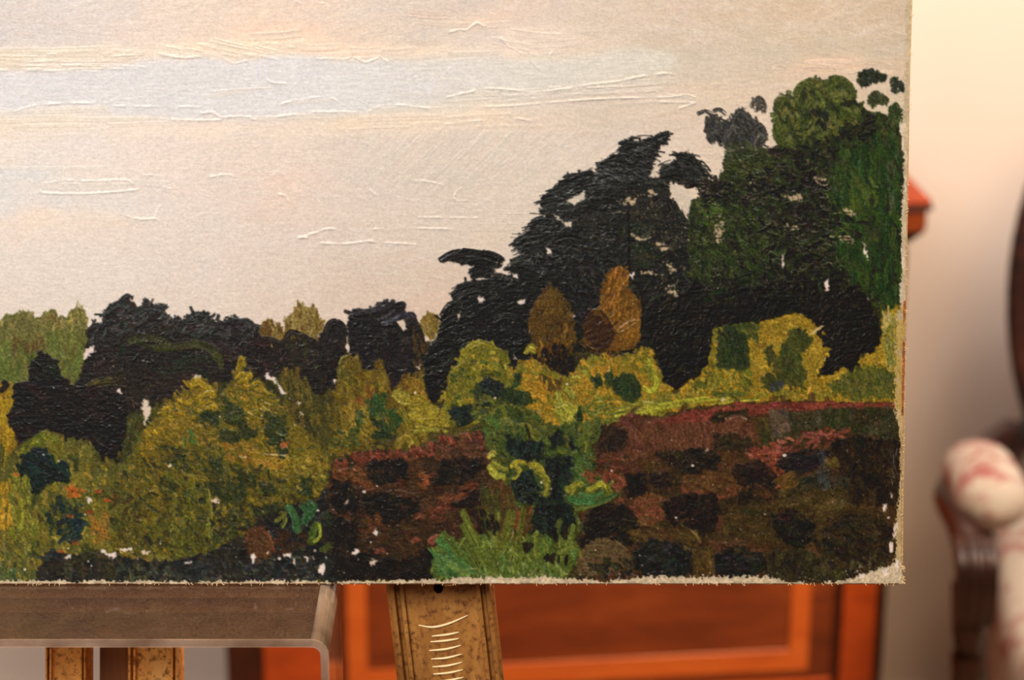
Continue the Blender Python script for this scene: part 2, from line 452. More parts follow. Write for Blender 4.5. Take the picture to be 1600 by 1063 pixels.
def plinth():
    front = at_z(300, 1000, SHELF_Z).y
    xr = at_z(513, 1000, SHELF_Z).x
    W, D, T = .46, .097, .0048
    t = thing('acrylic_riser', 'clear dusty acrylic display riser with a rounded bend, carrying the canvas on the easel', 'display stand', (xr - W / 2, front + D / 2, 0))
    def acrylic(name, dust, tint, milk, fine=900):
        m = bpy.data.materials.new(name); m.use_nodes = True
        nt = m.node_tree; nt.nodes.clear()
        out = nt.nodes.new('ShaderNodeOutputMaterial')
        tr = nt.nodes.new('ShaderNodeBsdfTransparent'); tr.inputs[0].default_value = (*tint, 1)
        gl = nt.nodes.new('ShaderNodeBsdfGlossy'); gl.inputs['Roughness'].default_value = .04
        fr = nt.nodes.new('ShaderNodeFresnel'); fr.inputs['IOR'].default_value = 1.49
        mx = nt.nodes.new('ShaderNodeMixShader'); nt.links.new(fr.outputs[0], mx.inputs[0]); nt.links.new(tr.outputs[0], mx.inputs[1]); nt.links.new(gl.outputs[0], mx.inputs[2])
        df = nt.nodes.new('ShaderNodeBsdfDiffuse'); df.inputs[0].default_value = (*lin(milk), 1)
        n1 = noise(nt, tex_coord(nt), fine, 2, .7); n2 = noise(nt, tex_coord(nt), 60, 4)
        r = nt.nodes.new('ShaderNodeMapRange'); r.inputs[1].default_value = .52; r.inputs[2].default_value = .80; r.inputs[3].default_value = dust * .35; r.inputs[4].default_value = dust * 1.6
        ad = nt.nodes.new('ShaderNodeMath'); ad.operation = 'MULTIPLY_ADD'; ad.inputs[1].default_value = .35
        nt.links.new(n2, ad.inputs[0]); nt.links.new(n1, ad.inputs[2])
        nt.links.new(ad.outputs[0], r.inputs[0])
        m2 = nt.nodes.new('ShaderNodeMixShader'); nt.links.new(r.outputs[0], m2.inputs[0]); nt.links.new(mx.outputs[0], m2.inputs[1]); nt.links.new(df.outputs[0], m2.inputs[2])
        nt.links.new(m2.outputs[0], out.inputs[0])
        return m
    A = acrylic('clear_acrylic_dusty', .075, (.98, .95, .91), (196, 150, 116))
    A2 = acrylic('clear_acrylic', .05, (.97, .96, .95), (220, 200, 180))
    E = acrylic('acrylic_cut_edge', .32, (.96, .9, .84), (214, 180, 154), 12)
    B = acrylic('acrylic_bend', .20, (.97, .92, .87), (224, 196, 172), 10)  # milkier than the sheet: the bend's highlight is put into its colour
    z1, z0 = SHELF_Z - .0002, SHELF_Z - .0002 - T
    x0, x1 = -W / 2, W / 2
    # bent sheet: section in x-z with rounded bends, swept in depth; top, two sides
    R = .010; zb = SHELF_Z - .10
    def side(sx):
        pts_o = [(sx * (W / 2 - R + R * math.sin(a)), z1 - R + R * math.cos(a)) for a in [k * math.pi / 12 for k in range(7)]]
        ri = R - T
        pts_i = [(sx * (W / 2 - R + ri * math.sin(a)), z1 - R + ri * math.cos(a)) for a in [k * math.pi / 12 for k in range(7)]]
        return pts_o, pts_i
    def strip(name, po, pi, m):
        ring = po + list(reversed(pi))
        e = .0012
        bm = loft([[Vector((x, y, z)) for x, z in ring] for y in (-D / 2 + e, D / 2)], True)
        return obj(name, bm, m, t)
    strip('top_panel', [(x0 + R, z1), (x1 - R, z1)], [(x0 + R, z0), (x1 - R, z0)], A)
    for sx in (-1, 1):
        po, pi = side(sx)
        strip('bend', po, pi, B)
        strip('side_panel', [(sx * W / 2, z1 - R), (sx * W / 2, zb)], [(sx * (W / 2 - T), z1 - R), (sx * (W / 2 - T), zb)], A2)
    # polished front edge, following the bend
    bo, bi = side(1); lo, li = side(-1)
    po = [(-W / 2, zb)] + list(reversed([(x, z) for x, z in lo])) + bo + [(W / 2, zb)]
    pi = [(-W / 2 + T, zb)] + list(reversed([(x, z) for x, z in li])) + bi + [(W / 2 - T, zb)]
    bm = bmesh.new()
    for yy in (-D / 2, -D / 2 + .0012):
        vo = [bm.verts.new((x, yy, z)) for x, z in po]; vi = [bm.verts.new((x, yy, z)) for x, z in pi]
        for k in range(len(po) - 1):
            bm.faces.new((vo[k], vo[k + 1], vi[k + 1], vi[k]))
        if yy == -D / 2: prev = (vo, vi)
    for A_, B_ in ((prev[0], vo), (prev[1], vi)):
        for k in range(len(po) - 1):
            bm.faces.new((A_[k], A_[k + 1], B_[k + 1], B_[k]))
    obj('polished_edge', bm, E, t)
    return t
plinth_o = plinth()
# ------------------------------------------------------------------ PAINT LAYER
# The picture on the canvas: every fill, dab and ridge below is colour and
# thickness (height) on a fine grid, which becomes real relief meshes further down.
GX = np.concatenate([np.arange(-1500, -12, 16.0), np.arange(-10, 1428.6, STEP)]).astype(np.float32)  # left end widened out of view so the canvas shades the wall
GY = np.concatenate([np.arange(-700, -10, 14.0), np.arange(-8, 914.6, STEP)]).astype(np.float32)
NX, NY = len(GX), len(GY)
COL = np.zeros((NY, NX, 3), np.float32)
HGT = np.zeros((NY, NX), np.float32)
PID = np.zeros((NY, NX), np.int16)
PARTS = []                     # (name, label)
EDGE_Y = [-400, 0, 100, 200, 300, 400, 500, 560, 700, 800, 880, 915]
EDGE_X = [1436, 1427, 1424, 1421, 1419, 1417, 1416.5, 1415, 1412, 1409.5, 1410, 1412]

def edge_x(y):
    return np.interp(y, EDGE_Y, EDGE_X)

def to_grid(p):
    p = np.array(p, np.float32).reshape(-1, 2).copy()
    m = p[:, 0] > 1380
    p[m, 0] = 1380 + (p[m, 0] - 1380) * 48.0 / (edge_x(p[m, 1]) - 1380)
    return p

def part(name, label=None):
    PARTS.append((name, label))
    return len(PARTS) - 1

def vnoise(x, y, scale, seed):
    """smooth value noise 0..1 on arrays"""
    r = np.random.RandomState(seed).rand(64, 64).astype(np.float32)
    u, v = x / scale, y / scale
    iu, iv = np.floor(u).astype(np.int32), np.floor(v).astype(np.int32)
    fu, fv = u - iu, v - iv
    fu = fu * fu * (3 - 2 * fu); fv = fv * fv * (3 - 2 * fv)
    a, b = r[iv & 63, iu & 63], r[iv & 63, (iu + 1) & 63]
    c, d = r[(iv + 1) & 63, iu & 63], r[(iv + 1) & 63, (iu + 1) & 63]
    return (a + (b - a) * fu) * (1 - fv) + (c + (d - c) * fu) * fv

def box(x0, y0, x1, y1):
    i0, i1 = np.searchsorted(GX, [x0, x1]); j0, j1 = np.searchsorted(GY, [y0, y1])
    return slice(j0, j1), slice(i0, i1)

def inside(poly, x, y):
    m = np.zeros(x.shape, bool)
    n = len(poly)
    for k in range(n):
        xa, ya = poly[k]; xb, yb = poly[(k + 1) % n]
        if ya == yb:
            continue
        c = (ya > y) != (yb > y)
        m ^= c & (x < (xb - xa) * (y - ya) / (yb - ya) + xa)
    return m

def rgb(c):
    return np.array(c, np.float32) / 255.0

def fill(pid, poly, col, rough=2.5, nscale=5, seed=1, var=0.05, h=0.0, ang=0, streak=0.04, dry=0.0, col2=None, g2=40, alpha=1.0):
    poly = to_grid(poly)
    x0, y0 = poly.min(0) - rough - 2; x1, y1 = poly.max(0) + rough + 2
    sy, sx = box(x0, y0, x1, y1)
    if sy.stop <= sy.start or sx.stop <= sx.start:
        return None
    x, y = np.meshgrid(GX[sx], GY[sy])
    dx = (vnoise(x, y, nscale, seed) - .5) * 2 * rough + (vnoise(x, y, nscale * .4, seed + 3) - .5) * rough
    dy = (vnoise(x, y, nscale, seed + 1) - .5) * 2 * rough + (vnoise(x, y, nscale * .4, seed + 4) - .5) * rough
    m = inside(poly, x + dx, y + dy)
    ca, sa = math.cos(math.radians(ang)), math.sin(math.radians(ang))
    u, v = x * ca + y * sa, -x * sa + y * ca
    st = vnoise(u * .12, v, 2.2, seed + 5) - .5
    if dry > 0:
        m &= (st + .5) * .6 + vnoise(x, y, 2.0, seed + 6) * .4 > dry
    lo = vnoise(x, y, 22, seed + 7) - .5
    k = 1 + var * 2 * lo + streak * 2 * st
    c = rgb(col)[None, None] * k[..., None]
    if col2 is not None:
        g = np.clip((vnoise(x, y, g2, seed + 8) - .35) / .3, 0, 1)[..., None]
        c = c * (1 - g) + rgb(col2)[None, None] * k[..., None] * g
    f = m.astype(np.float32)
    f = (f + np.roll(f, 1, 0) + np.roll(f, -1, 0) + np.roll(f, 1, 1) + np.roll(f, -1, 1)) / 5
    f[0] *= m[0]; f[-1] *= m[-1]; f[:, 0] *= m[:, 0]; f[:, -1] *= m[:, -1]
    f = np.where(m, np.maximum(f, .5), np.minimum(f, .45))[..., None] * alpha
    COL[sy, sx] = COL[sy, sx] * (1 - f) + c * f
    HGT[sy, sx][m] = HGT[sy, sx][m] * .4 + h + st[m] * .5 * (h > 0)
    if pid is not None:
        PID[sy, sx][m] = pid
    return m

def curve(pts, n=6):
    p = np.array(pts, np.float32)
    if len(p) == 2 and n <= 2:
        return p
    q = np.vstack([2 * p[0] - p[1], p, 2 * p[-1] - p[-2]])
    out = []
    for i in range(1, len(q) - 2):
        a, b, c, d = q[i - 1], q[i], q[i + 1], q[i + 2]
        for t in np.linspace(0, 1, n, endpoint=False):
            out.append(.5 * (2 * b + (c - a) * t + (2 * a - 5 * b + 4 * c - d) * t * t + (3 * b - a - 3 * c + d) * t ** 3))
    out.append(p[-1])
    return np.array(out, np.float32)

def dab(pid, pts, w, col, h=1.0, br=.12, alpha=1.0, dry=0.0, seed=0, n=4, taper=0.0, lip=.4, clip=None, soft=1.15, wet=.75):
    """one brush stroke along pts, w wide: bristle streaks, ragged ends, a lip of paint at its sides"""
    p = curve(to_grid(pts), n)
    r = np.random.RandomState(seed & 0x7fffffff)
    hw = w * .5
    x0, y0 = p.min(0) - hw - 2; x1, y1 = p.max(0) + hw + 2
    sy, sx = box(x0, y0, x1, y1)
    if sy.stop - sy.start < 1 or sx.stop - sx.start < 1:
        return
    x, y = np.meshgrid(GX[sx], GY[sy])
    best = np.full(x.shape, 1e9, np.float32); U = np.zeros_like(best); S = np.zeros_like(best)
    acc = 0.0
    for k in range(len(p) - 1):
        a, b = p[k], p[k + 1]
        d = b - a; L = float(np.hypot(*d))
        if L < 1e-4:
            continue
        tx, ty = d / L
        rx, ry = x - a[0], y - a[1]
        t = rx * tx + ry * ty
        lo = -1e9 if k == 0 else 0.0
        hi = 1e9 if k == len(p) - 2 else L
        tc = np.clip(t, lo, hi)
        ex, ey = rx - tc * tx, ry - tc * ty
        dd = ex * ex + ey * ey
        m = dd < best
        best[m] = dd[m]; U[m] = acc + tc[m]
        S[m] = (tx * ry - ty * rx)[m]
        acc += L
    if acc < 1e-3:
        return
    nb = max(4, int(w / 1.3))
    R = r.rand(3, nb + 3).astype(np.float32)
    hww = hw * (1 - taper * np.clip(U / acc, 0, 1)) if taper else hw
    v = S / hww
    f = np.clip((v + 1) * .5 * nb, 0, nb + 1); i = f.astype(np.int32); f = f - i
    s0 = R[0][i] * (1 - f) + R[0][i + 1] * f
    s1 = R[1][i] * (1 - f) + R[1][i + 1] * f
    s2 = R[2][i] * (1 - f) + R[2][i + 1] * f
    e = np.sqrt(np.clip(1 - v * v, 0, 1)) * hw * .75
    rag = min(w * .5, acc * .3)
    start = -e + s1 * rag * .6; end = acc + e - s2 * rag
    wob = vnoise(U + r.rand() * 900, S * 3, 7, 11 + (seed % 17))
    q = (.98 + (s0 - .5) * .12 + (wob - .5) * .14 - np.abs(v)) * hw / soft
    a = np.clip(q, 0, 1) * np.clip((U - start) / (soft * 1.6), 0, 1) * np.clip((end - U) / (soft * 2.5), 0, 1)
    if dry > 0:
        fade = np.clip(U / acc, 0, 1)
        a *= np.clip((s0 * .75 + wob * .35 - dry * (.5 + .8 * fade)) / .12, 0, 1)
    if clip is not None:
        a *= clip[sy, sx]
    if not (a > .05).any():
        return
    k = 1 + br * 2 * (s0 - .5) + br * .6 * (wob - .5)
    c = rgb(col)[None, None] * k[..., None]
    A = COL[sy, sx]
    al = (a * alpha * (1 - (1 - wet) * s2 * .5))[..., None]
    A[:] = A * (1 - al) + c * al
    H = HGT[sy, sx]
    prof = .45 + .9 * (s0 - .5) + lip * np.exp(-((np.abs(v) - .85) / .16) ** 2) + lip * .8 * np.exp(-((U - end) / 1.6) ** 2)
    H[:] = H * (1 - .55 * a) + h * prof * a
    if pid is not None:
        PID[sy, sx][a > .5] = pid

SEED = [100]
def dabs(pid, poly, n, pal, L=14, w=6, ang=0, jit=25, bend=.15, h=.7, br=.14, alpha=1.0, dry=0.0, jc=.08, clip=None, lj=.4, order=None, fan=None, soft=1.15):
    """n strokes with their middle inside poly; pal is a list of colours, or (weight, colour)"""
    SEED[0] += 1
    alpha = min(1.0, alpha * 1.1) if alpha > .5 else alpha
    r = np.random.RandomState(SEED[0])
    P = np.array(poly, np.float32)
    lo, hi = P.min(0), P.max(0)
    c = lo + r.rand(int(n * 6) + 60, 2) * (hi - lo)
    c = c[inside(P, c[:, 0], c[:, 1])][:n]
    if order == 'y':
        c = c[np.argsort(c[:, 1] + r.randn(len(c)) * 12)]
    if len(pal[0]) == 2:
        wts = np.array([q[0] for q in pal], float); cols = [q[1] for q in pal]
    else:
        wts = np.ones(len(pal)); cols = pal
    pick = r.choice(len(cols), len(c), p=wts / wts.sum())
    for k, (cx, cy) in enumerate(c):
        l = L * (1 + lj * (r.rand() * 2 - 1)); ww = w * (1 + .35 * (r.rand() * 2 - 1))
        if fan is not None:
            base = math.degrees(math.atan2(cy - fan[1], cx - fan[0]))
        else:
            base = ang
        t = math.radians(base + jit * (r.rand() * 2 - 1))
        dx, dy = math.cos(t) * l * .5, math.sin(t) * l * .5
        b = bend * l * (r.rand() * 2 - 1)
        pts = [(cx - dx, cy - dy), (cx - dy / l * b * 2, cy + dx / l * b * 2), (cx + dx, cy + dy)]
        col = np.array(cols[pick[k]], np.float32) * (1 + jc * (r.rand() * 2 - 1)) + r.randn(3) * 2.5
        dab(pid, pts, ww, np.clip(col, 0, 255), h * (.6 + .8 * r.rand()), br, alpha, dry, int(r.randint(1 << 30)), 3, 0, .3, clip, soft)

def ridge(pts, w=2.0, h=2.0, col=None, k=5, alpha=.5, pid=None):
    """a thin bead of thick paint"""
    p = curve(to_grid(pts), k)
    x0, y0 = p.min(0) - 6; x1, y1 = p.max(0) + 6
    sy, sx = box(x0, y0, x1, y1)
    if sy.stop - sy.start < 1 or sx.stop - sx.start < 1:
        return
    x, y = np.meshgrid(GX[sx], GY[sy])
    best = np.full(x.shape, 1e9, np.float32)
    for a, b in zip(p[:-1], p[1:]):
        d = b - a; L2 = float(d @ d)
        if L2 < 1e-6:
            continue
        t = np.clip(((x - a[0]) * d[0] + (y - a[1]) * d[1]) / L2, 0, 1)
        best = np.minimum(best, np.hypot(x - a[0] - t * d[0], y - a[1] - t * d[1]))
    q = vnoise(x, y, 5, int(abs(pts[0][0] * 7 + pts[0][1])) % 9999)
    q2 = np.clip(vnoise(x, y, 17, 91) * 2.2 - .35, .12, 1)
    g = np.exp(-(best / (w * (.35 + .5 * q))) ** 2) * q2
    HGT[sy, sx] += h * g * (.5 + q)
    if col is not None:
        a = (g * alpha)[..., None]
        COL[sy, sx] = COL[sy, sx] * (1 - a) + rgb(col) * a
    if pid is not None:
        PID[sy, sx][g > .4] = pid

def specks(poly, n, col, r0=.7, r1=1.5, seed=5, alpha=.9, h=.3):
    """little bare threads and dust spots"""
    P = np.array(poly, np.float32)
    r = np.random.RandomState(seed)
    lo, hi = P.min(0), P.max(0)
    c = lo + r.rand(n * 4 + 40, 2) * (hi - lo)
    c = c[inside(P, c[:, 0], c[:, 1])][:n]
    for x_, y_ in c:
        q = r0 + (r1 - r0) * r.rand() ** 3
        sy, sx = box(x_ - q - 1.3, y_ - q - 1.3, x_ + q + 1.3, y_ + q + 1.3)
        if sy.stop <= sy.start or sx.stop <= sx.start:
            continue
        x, y = np.meshgrid(GX[sx], GY[sy])
        d = np.hypot((x - x_) * (.7 + .6 * r.rand()), y - y_)
        a = np.clip(q + .5 - d, 0, 1)[..., None] * alpha * (.35 + .65 * r.rand())
        COL[sy, sx] = COL[sy, sx] * (1 - a) + rgb(col) * a
        HGT[sy, sx] += a[..., 0] * h

def chip(pid, poly, col=(226, 202, 186), seed=3, rough=1.6):
    """a flake of paint lost down to the pale ground"""
    m = fill(pid, poly, col, rough=rough, nscale=3, seed=seed, var=.03, h=-.6, streak=.02)

def blob(pid, poly, n, pal, L=14, w=8, ang=60, jit=40, h=.8, br=.16, alpha=.9, rough=3.0):
    """one loaded-brush shape: a solid body with ragged edges, then a few strokes of the same colours in it"""
    cols = [q[1] if len(q) == 2 else q for q in pal]
    SEED[0] += 1
    fill(pid, poly, cols[0], rough=rough, nscale=5, seed=SEED[0], h=h * .8, ang=ang, var=.10, streak=.10, col2=cols[1 % len(cols)], g2=14, alpha=.93)
    P = np.array(poly, float); c = P.mean(0)
    dabs(pid, c + (P - c) * .82, max(4, int(n * .6)), pal, L=L, w=w, ang=ang, jit=jit, h=h, br=br, alpha=alpha * .8, jc=.06)
# ---- sky: pigment samples (x, y, colour), blended softly
SKY = [
 (-600,-250,200,192,186),(-300,-200,204,194,186),(400,-250,200,188,178),(1200,-250,188,174,160),(-600,100,214,204,190),(-600,300,216,208,200),(-500,460,220,206,192),(-250,150,210,212,210),
 (0,15,203,195,189),(100,15,206,197,191),(180,20,208,198,190),(250,20,216,200,186),(330,10,214,198,184),(400,15,216,199,182),(470,15,216,195,180),(520,15,211,193,179),(560,20,200,188,180),(620,15,194,183,176),(700,15,194,181,172),(730,8,190,178,172),(780,20,208,184,168),(820,15,204,182,166),(870,15,196,180,168),(950,20,195,180,164),(1050,20,194,178,161),(1150,20,192,176,158),(1250,15,194,178,160),(1350,20,188,174,157),(1410,20,184,172,156),
 (0,50,202,194,189),(70,50,204,195,190),(140,55,208,197,188),(220,50,214,200,188),(320,50,212,198,184),(400,45,224,199,182),(480,45,226,199,180),(530,45,210,192,178),(600,50,198,185,175),(655,58,192,182,177),(740,30,212,190,172),(760,55,196,184,176),(850,55,219,200,184),(800,50,219,197,180),(950,55,196,181,165),(1050,60,190,176,160),(1150,55,190,177,159),(1250,55,190,177,160),(1380,60,184,173,157),
 (0,88,224,206,180),(90,92,226,208,184),(180,88,226,209,188),(300,82,228,211,190),(400,72,230,212,188),(500,75,228,207,185),(560,80,228,206,186),(640,80,220,202,182),(700,80,214,200,184),(800,72,222,201,184),(860,75,218,199,182),(920,80,202,188,172),(1000,85,192,184,170),(1080,85,190,181,167),(1200,85,188,179,164),(1300,75,187,178,163),(1380,85,182,175,162),
 (0,128,210,211,211),(100,128,206,210,213),(200,125,203,209,213),(300,118,203,209,213),(400,118,201,208,211),(500,118,199,206,209),(600,118,199,205,206),(700,112,200,203,200),(780,112,200,200,193),(860,110,198,196,187),(940,100,197,192,182),(1020,100,195,188,176),(1100,110,193,183,168),(1180,120,193,180,163),(1270,100,206,183,163),(1330,103,206,182,161),(1390,105,192,175,156),
 (0,165,218,214,207),(100,172,224,213,199),(190,165,209,209,206),(290,165,206,207,206),(400,160,208,208,205),(480,165,205,206,204),(560,160,201,206,207),(640,158,202,205,202),(720,155,207,201,189),(800,160,207,199,185),(900,160,203,191,175),(1000,155,205,191,175),(1080,150,203,188,170),(1130,140,202,184,165),(1200,150,200,183,164),
 (0,195,230,213,188),(100,195,230,214,192),(220,195,227,213,196),(330,200,224,210,195),(450,200,218,205,191),(550,190,222,205,184),(650,190,224,206,184),(750,185,219,201,180),(850,190,209,193,175),(950,190,203,188,170),(1060,190,202,186,168),
 (0,228,230,216,199),(120,230,226,214,201),(250,230,221,208,196),(400,235,216,203,191),(550,230,211,199,186),(700,225,208,196,182),(850,220,206,193,177),(950,215,204,190,173),
 (0,252,227,214,197),(0,272,212,212,208),(60,272,213,213,208),(130,262,226,213,199),(250,265,222,209,196),(400,270,216,203,190),(550,275,211,199,186),(700,275,207,195,180),(830,270,205,193,177),
 (0,300,210,211,209),(45,298,214,211,205),(300,300,220,206,194),(380,300,217,203,191),(440,285,223,201,186),(455,305,224,201,185),(430,335,219,200,186),(500,310,213,200,187),(600,310,209,197,184),(720,320,206,194,180),(800,320,206,193,178),
 (0,322,210,210,207),(90,320,211,210,207),(190,318,214,210,204),(240,325,219,209,200),(320,330,219,206,194),
 (60,342,224,211,196),(170,342,224,210,194),(0,352,221,209,197),(300,360,219,206,194),(450,360,216,202,189),(560,370,213,200,187),(700,365,209,197,182),(790,370,208,194,178),
 (0,420,223,210,197),(150,420,222,209,196),(300,420,219,205,192),(450,420,216,202,188),(580,420,213,198,183),(680,430,212,194,177),
 (0,470,221,206,191),(150,475,219,205,191),(300,470,217,203,188),(450,470,216,200,185),(560,460,214,196,181),(640,475,214,193,177),(700,470,213,192,174),(1060,300,206,186,164),(1200,230,196,180,160),(1390,150,190,176,156)]

def base_sky():
    S = np.array(SKY, np.float32)
    K = np.array([(80,137,20,8,0),(295,120,18,6,-4),(460,107,19,4,-6),(640,132,19,9,0),(900,107,19,10,3),(1080,77,12,6,0),(60,42,13,8,3),(640,32,20,14,4),(60,97,7,5,10),(50,322,14,3,-5),(640,252,5,0,-3),(1340,32,9,0,-9),(60,207,4,1,3),(600,442,-2,-8,-13),(940,182,9,4,3),(50,442,3,0,-3),(820,62,16,13,9),(295,410,4,-1,-4)], np.float32)
    wk = 1 / (((S[:, None, 0] - K[None, :, 0]) / 2.2) ** 2 + (S[:, None, 1] - K[None, :, 1]) ** 2 + 300) ** 1.5
    S[:, 2:] += (wk[..., None] * K[None, :, 2:]).sum(1) / wk.sum(1)[:, None]
    X, Y = np.meshgrid(GX, GY)
    wx = X + (vnoise(X, Y, 46, 31) - .5) * 34; wy = Y + (vnoise(X, Y, 40, 32) - .5) * 16
    num = np.zeros((NY, NX, 3), np.float32); den = np.full((NY, NX), 1e-9, np.float32)
    for x, y, r_, g_, b_ in S:
        far = 60.0 if (x < -10 or y < 0) else 0.0
        d = ((wx - x) / 2.6) ** 2 + (wy - y) ** 2 + 40 + far * far
        w = 1.0 / (d * np.sqrt(d))
        num += w[..., None] * np.array([r_, g_, b_], np.float32); den += w
    COL[:] = num / den[..., None] / 255
    st = vnoise(X * .10, Y, 2.4, 33) - .5
    w2 = vnoise(X, Y, 3.0, 34) - .5
    COL[:] *= (1 + .012 * st + .02 * w2)[..., None]
    HGT[:] = st * .3 + (vnoise(X, Y, 5, 35) - .5) * .3 + w2 * .2

sky = part('painted_sky', 'pale beige and blue painted sky')
PID[:] = sky
base_sky()

# scrubbed-in lower sky: faint slanting hatch
dabs(sky, [(0,200),(560,205),(880,215),(1000,230),(860,300),(690,395),(690,470),(0,480)], 700,
     [(222,209,196),(216,203,190),(219,204,190)], L=26, w=5, ang=-35, jit=70, h=.35, br=.03, alpha=.22, jc=.02)
dabs(sky, [(560,210),(1010,195),(960,225),(870,260),(780,290),(560,290)], 260,
     [(208,196,182),(204,191,176)], L=42, w=4, ang=-46, jit=6, bend=.04, h=.5, br=.05, alpha=.22, jc=.02)
dabs(sky, [(-10,0),(1405,0),(1405,60),(1000,75),(560,60),(560,50),(380,30),(-10,60)], 380,
     [(218,202,188),(212,192,174),(222,202,184)], L=40, w=9, ang=-8, jit=40, h=.3, br=.03, alpha=.16, jc=.02)
dabs(sky, [(880,150),(1180,150),(1400,20),(1400,140),(1210,150),(1100,190),(1000,215),(880,210)], 200,
     [(210,190,169),(204,183,160)], L=40, w=7, ang=0, jit=12, h=.3, br=.04, alpha=.2, jc=.02)

COL0 = COL.copy()
blue = part('painted_blue_gap', 'pale blue band of painted sky')
fill(blue, [(-1510,112),(0,112),(150,113),(178,102),(240,96),(300,94),(330,89),(365,99),(392,93),(450,84),(480,88),(520,93),(570,98),(600,93),(640,96),(700,94),(780,92),(850,100),(900,92),(960,80),(1040,78),(1060,95),(1040,112),(1000,118),(960,126),(900,132),(860,139),(830,143),(790,138),(750,138),(710,149),(660,160),(600,163),(575,170),(530,174),(480,175),(430,182),(396,184),(345,183),(330,176),(300,186),(240,180),(178,180),(172,162),(110,163),(55,166),(20,175),(-1510,170)],
     (222,214,208), rough=4, nscale=9, seed=61, var=.012, streak=.012, h=.1, dry=0)
# keep the hue drift of the sky samples under the band
def tint_band():
    m = (PID == blue).astype(np.float32)
    for r_ in (3, 5, 3):
        for ax in (0, 1):
            m = sum(np.roll(m, k_, ax) for k_ in range(-r_, r_ + 1)) / (2 * r_ + 1)
    keep = COL0
    X = np.broadcast_to(GX[None], m.shape)
    t = np.clip((X - 450) / 600, 0, 1)[..., None]
    c = (1 - t) * rgb((222,214,208)) + t * rgb((212,202,184))
    n = (vnoise(*np.meshgrid(GX, GY), 3.0, 37) - .5)[..., None]
    n2 = (vnoise(*np.meshgrid(GX, GY), 30.0, 38) - .5)[..., None]
    w_ = np.clip(m * 1.1, 0, 1)[..., None]
    COL[:] = keep * (1 - w_) + c * (1 + .03 * n + .02 * n2) * w_
tint_band()
dabs(blue, [(0,118),(180,112),(300,102),(470,98),(700,105),(850,112),(780,128),(600,155),(400,170),(240,170),(170,155),(0,158)], 170,
     [(223,217,212),(217,210,206),(226,217,209)], L=26, w=6, ang=-30, jit=60, h=.35, br=.03, alpha=.35, jc=.015)

cloud = part('painted_cloud', 'cream painted cloud band in thick strokes')
CR = [(229,211,188),(232,213,190),(226,207,182),(230,208,188)]
for (x0,y0,x1,y1,w,c) in [(0,80,190,76,11,(226,208,182)),(0,92,170,90,12,(228,210,186)),(20,104,165,104,10,(229,211,188)),(60,84,210,82,9,(228,209,185)),(-60,86,30,96,14,(225,206,178)),(-120,100,20,104,12,(227,208,182)),
    (150,92,215,88,9,(226,208,186)),(245,74,330,86,12,(231,213,190)),(250,84,310,88,9,(232,214,191)),(330,66,400,80,16,(230,211,186)),(345,84,395,88,9,(233,215,192)),(390,58,470,52,13,(226,205,182)),(395,72,480,68,12,(230,212,188)),(400,82,450,78,8,(232,214,190)),
    (470,74,530,72,12,(228,206,184)),(500,86,548,84,10,(230,209,187)),(548,80,600,78,12,(229,206,186)),(560,92,592,88,8,(231,210,190)),(596,82,650,78,11,(222,201,182)),(610,90,690,86,9,(222,205,186)),(640,66,690,66,9,(212,190,172)),
    (700,84,780,82,9,(218,202,184)),(770,62,830,74,14,(222,201,184)),(800,52,880,60,16,(221,199,182)),(830,70,900,66,14,(220,200,184)),(850,80,880,78,9,(219,201,184)),(745,40,800,36,11,(220,198,180)),(640,20,700,24,13,(216,188,168)),(650,34,740,40,9,(214,192,172))]:
    dab(cloud, [(x0,y0),((x0+x1)/2,(y0+y1)/2+1.5),(x1,y1)], w, c, h=.8, br=.03, alpha=.6, seed=int(x0*13+y0), n=5, lip=.35)
low = part('painted_cloud', 'thin cream painted cloud streak above the tree line')
for (x0,y0,x1,y1,w,c) in [(0,176,170,170,12,(226,212,194)),(-100,188,120,184,10,(228,212,188)),(0,190,230,186,8,(231,214,188)),(130,186,330,190,7,(228,212,192)),(170,196,300,192,7,(230,212,192)),(20,198,140,196,7,(230,212,188)),
    (318,152,400,142,6,(222,206,188)),(330,144,425,138,5,(224,208,188)),(402,134,448,134,5,(220,206,192)),(440,164,524,156,7,(222,208,190)),(400,186,560,180,9,(224,208,190)),
    (545,200,640,196,9,(224,203,178)),(560,186,700,182,12,(224,205,183)),(580,172,690,172,9,(221,205,186)),(640,196,760,190,8,(222,203,180)),(690,186,800,180,8,(218,198,176)),(740,200,850,198,6,(215,196,172)),
    (690,158,830,150,8,(212,202,188)),(720,148,860,146,9,(213,202,187)),(800,156,960,142,12,(211,198,182)),(860,140,1060,126,10,(210,198,181)),(900,156,1080,150,7,(209,195,178)),(960,164,1085,158,7,(209,194,177)),(1040,150,1090,160,9,(208,193,175)),(880,148,1040,138,7,(212,199,182))]:
    dab(low, [(x0,y0),((x0+x1)/2,(y0+y1)/2-1),(x1,y1)], w, c, h=.7, br=.03, alpha=.5, seed=int(x0*17+y0), n=5, lip=.35)
mid = part('painted_cloud', 'small flat cream cloud low in the sky on the left')
for (x0,y0,x1,y1,w,c) in [(66,291,210,292,12,(227,211,194)),(130,286,205,285,8,(229,213,196)),(205,284,265,288,10,(224,210,196)),(330,280,370,280,10,(222,208,195)),(240,276,262,274,6,(226,212,198)),(0,262,170,262,6,(225,213,198)),(110,340,240,343,6,(226,210,192))]:
    dab(mid, [(x0,y0),((x0+x1)/2,(y0+y1)/2+1),(x1,y1)], w, c, h=.6, br=.03, alpha=.55, seed=int(x0*19+y0), n=5, lip=.4)
pinkc = part('painted_cloud', 'small pink painted cloud at the right of the sky')
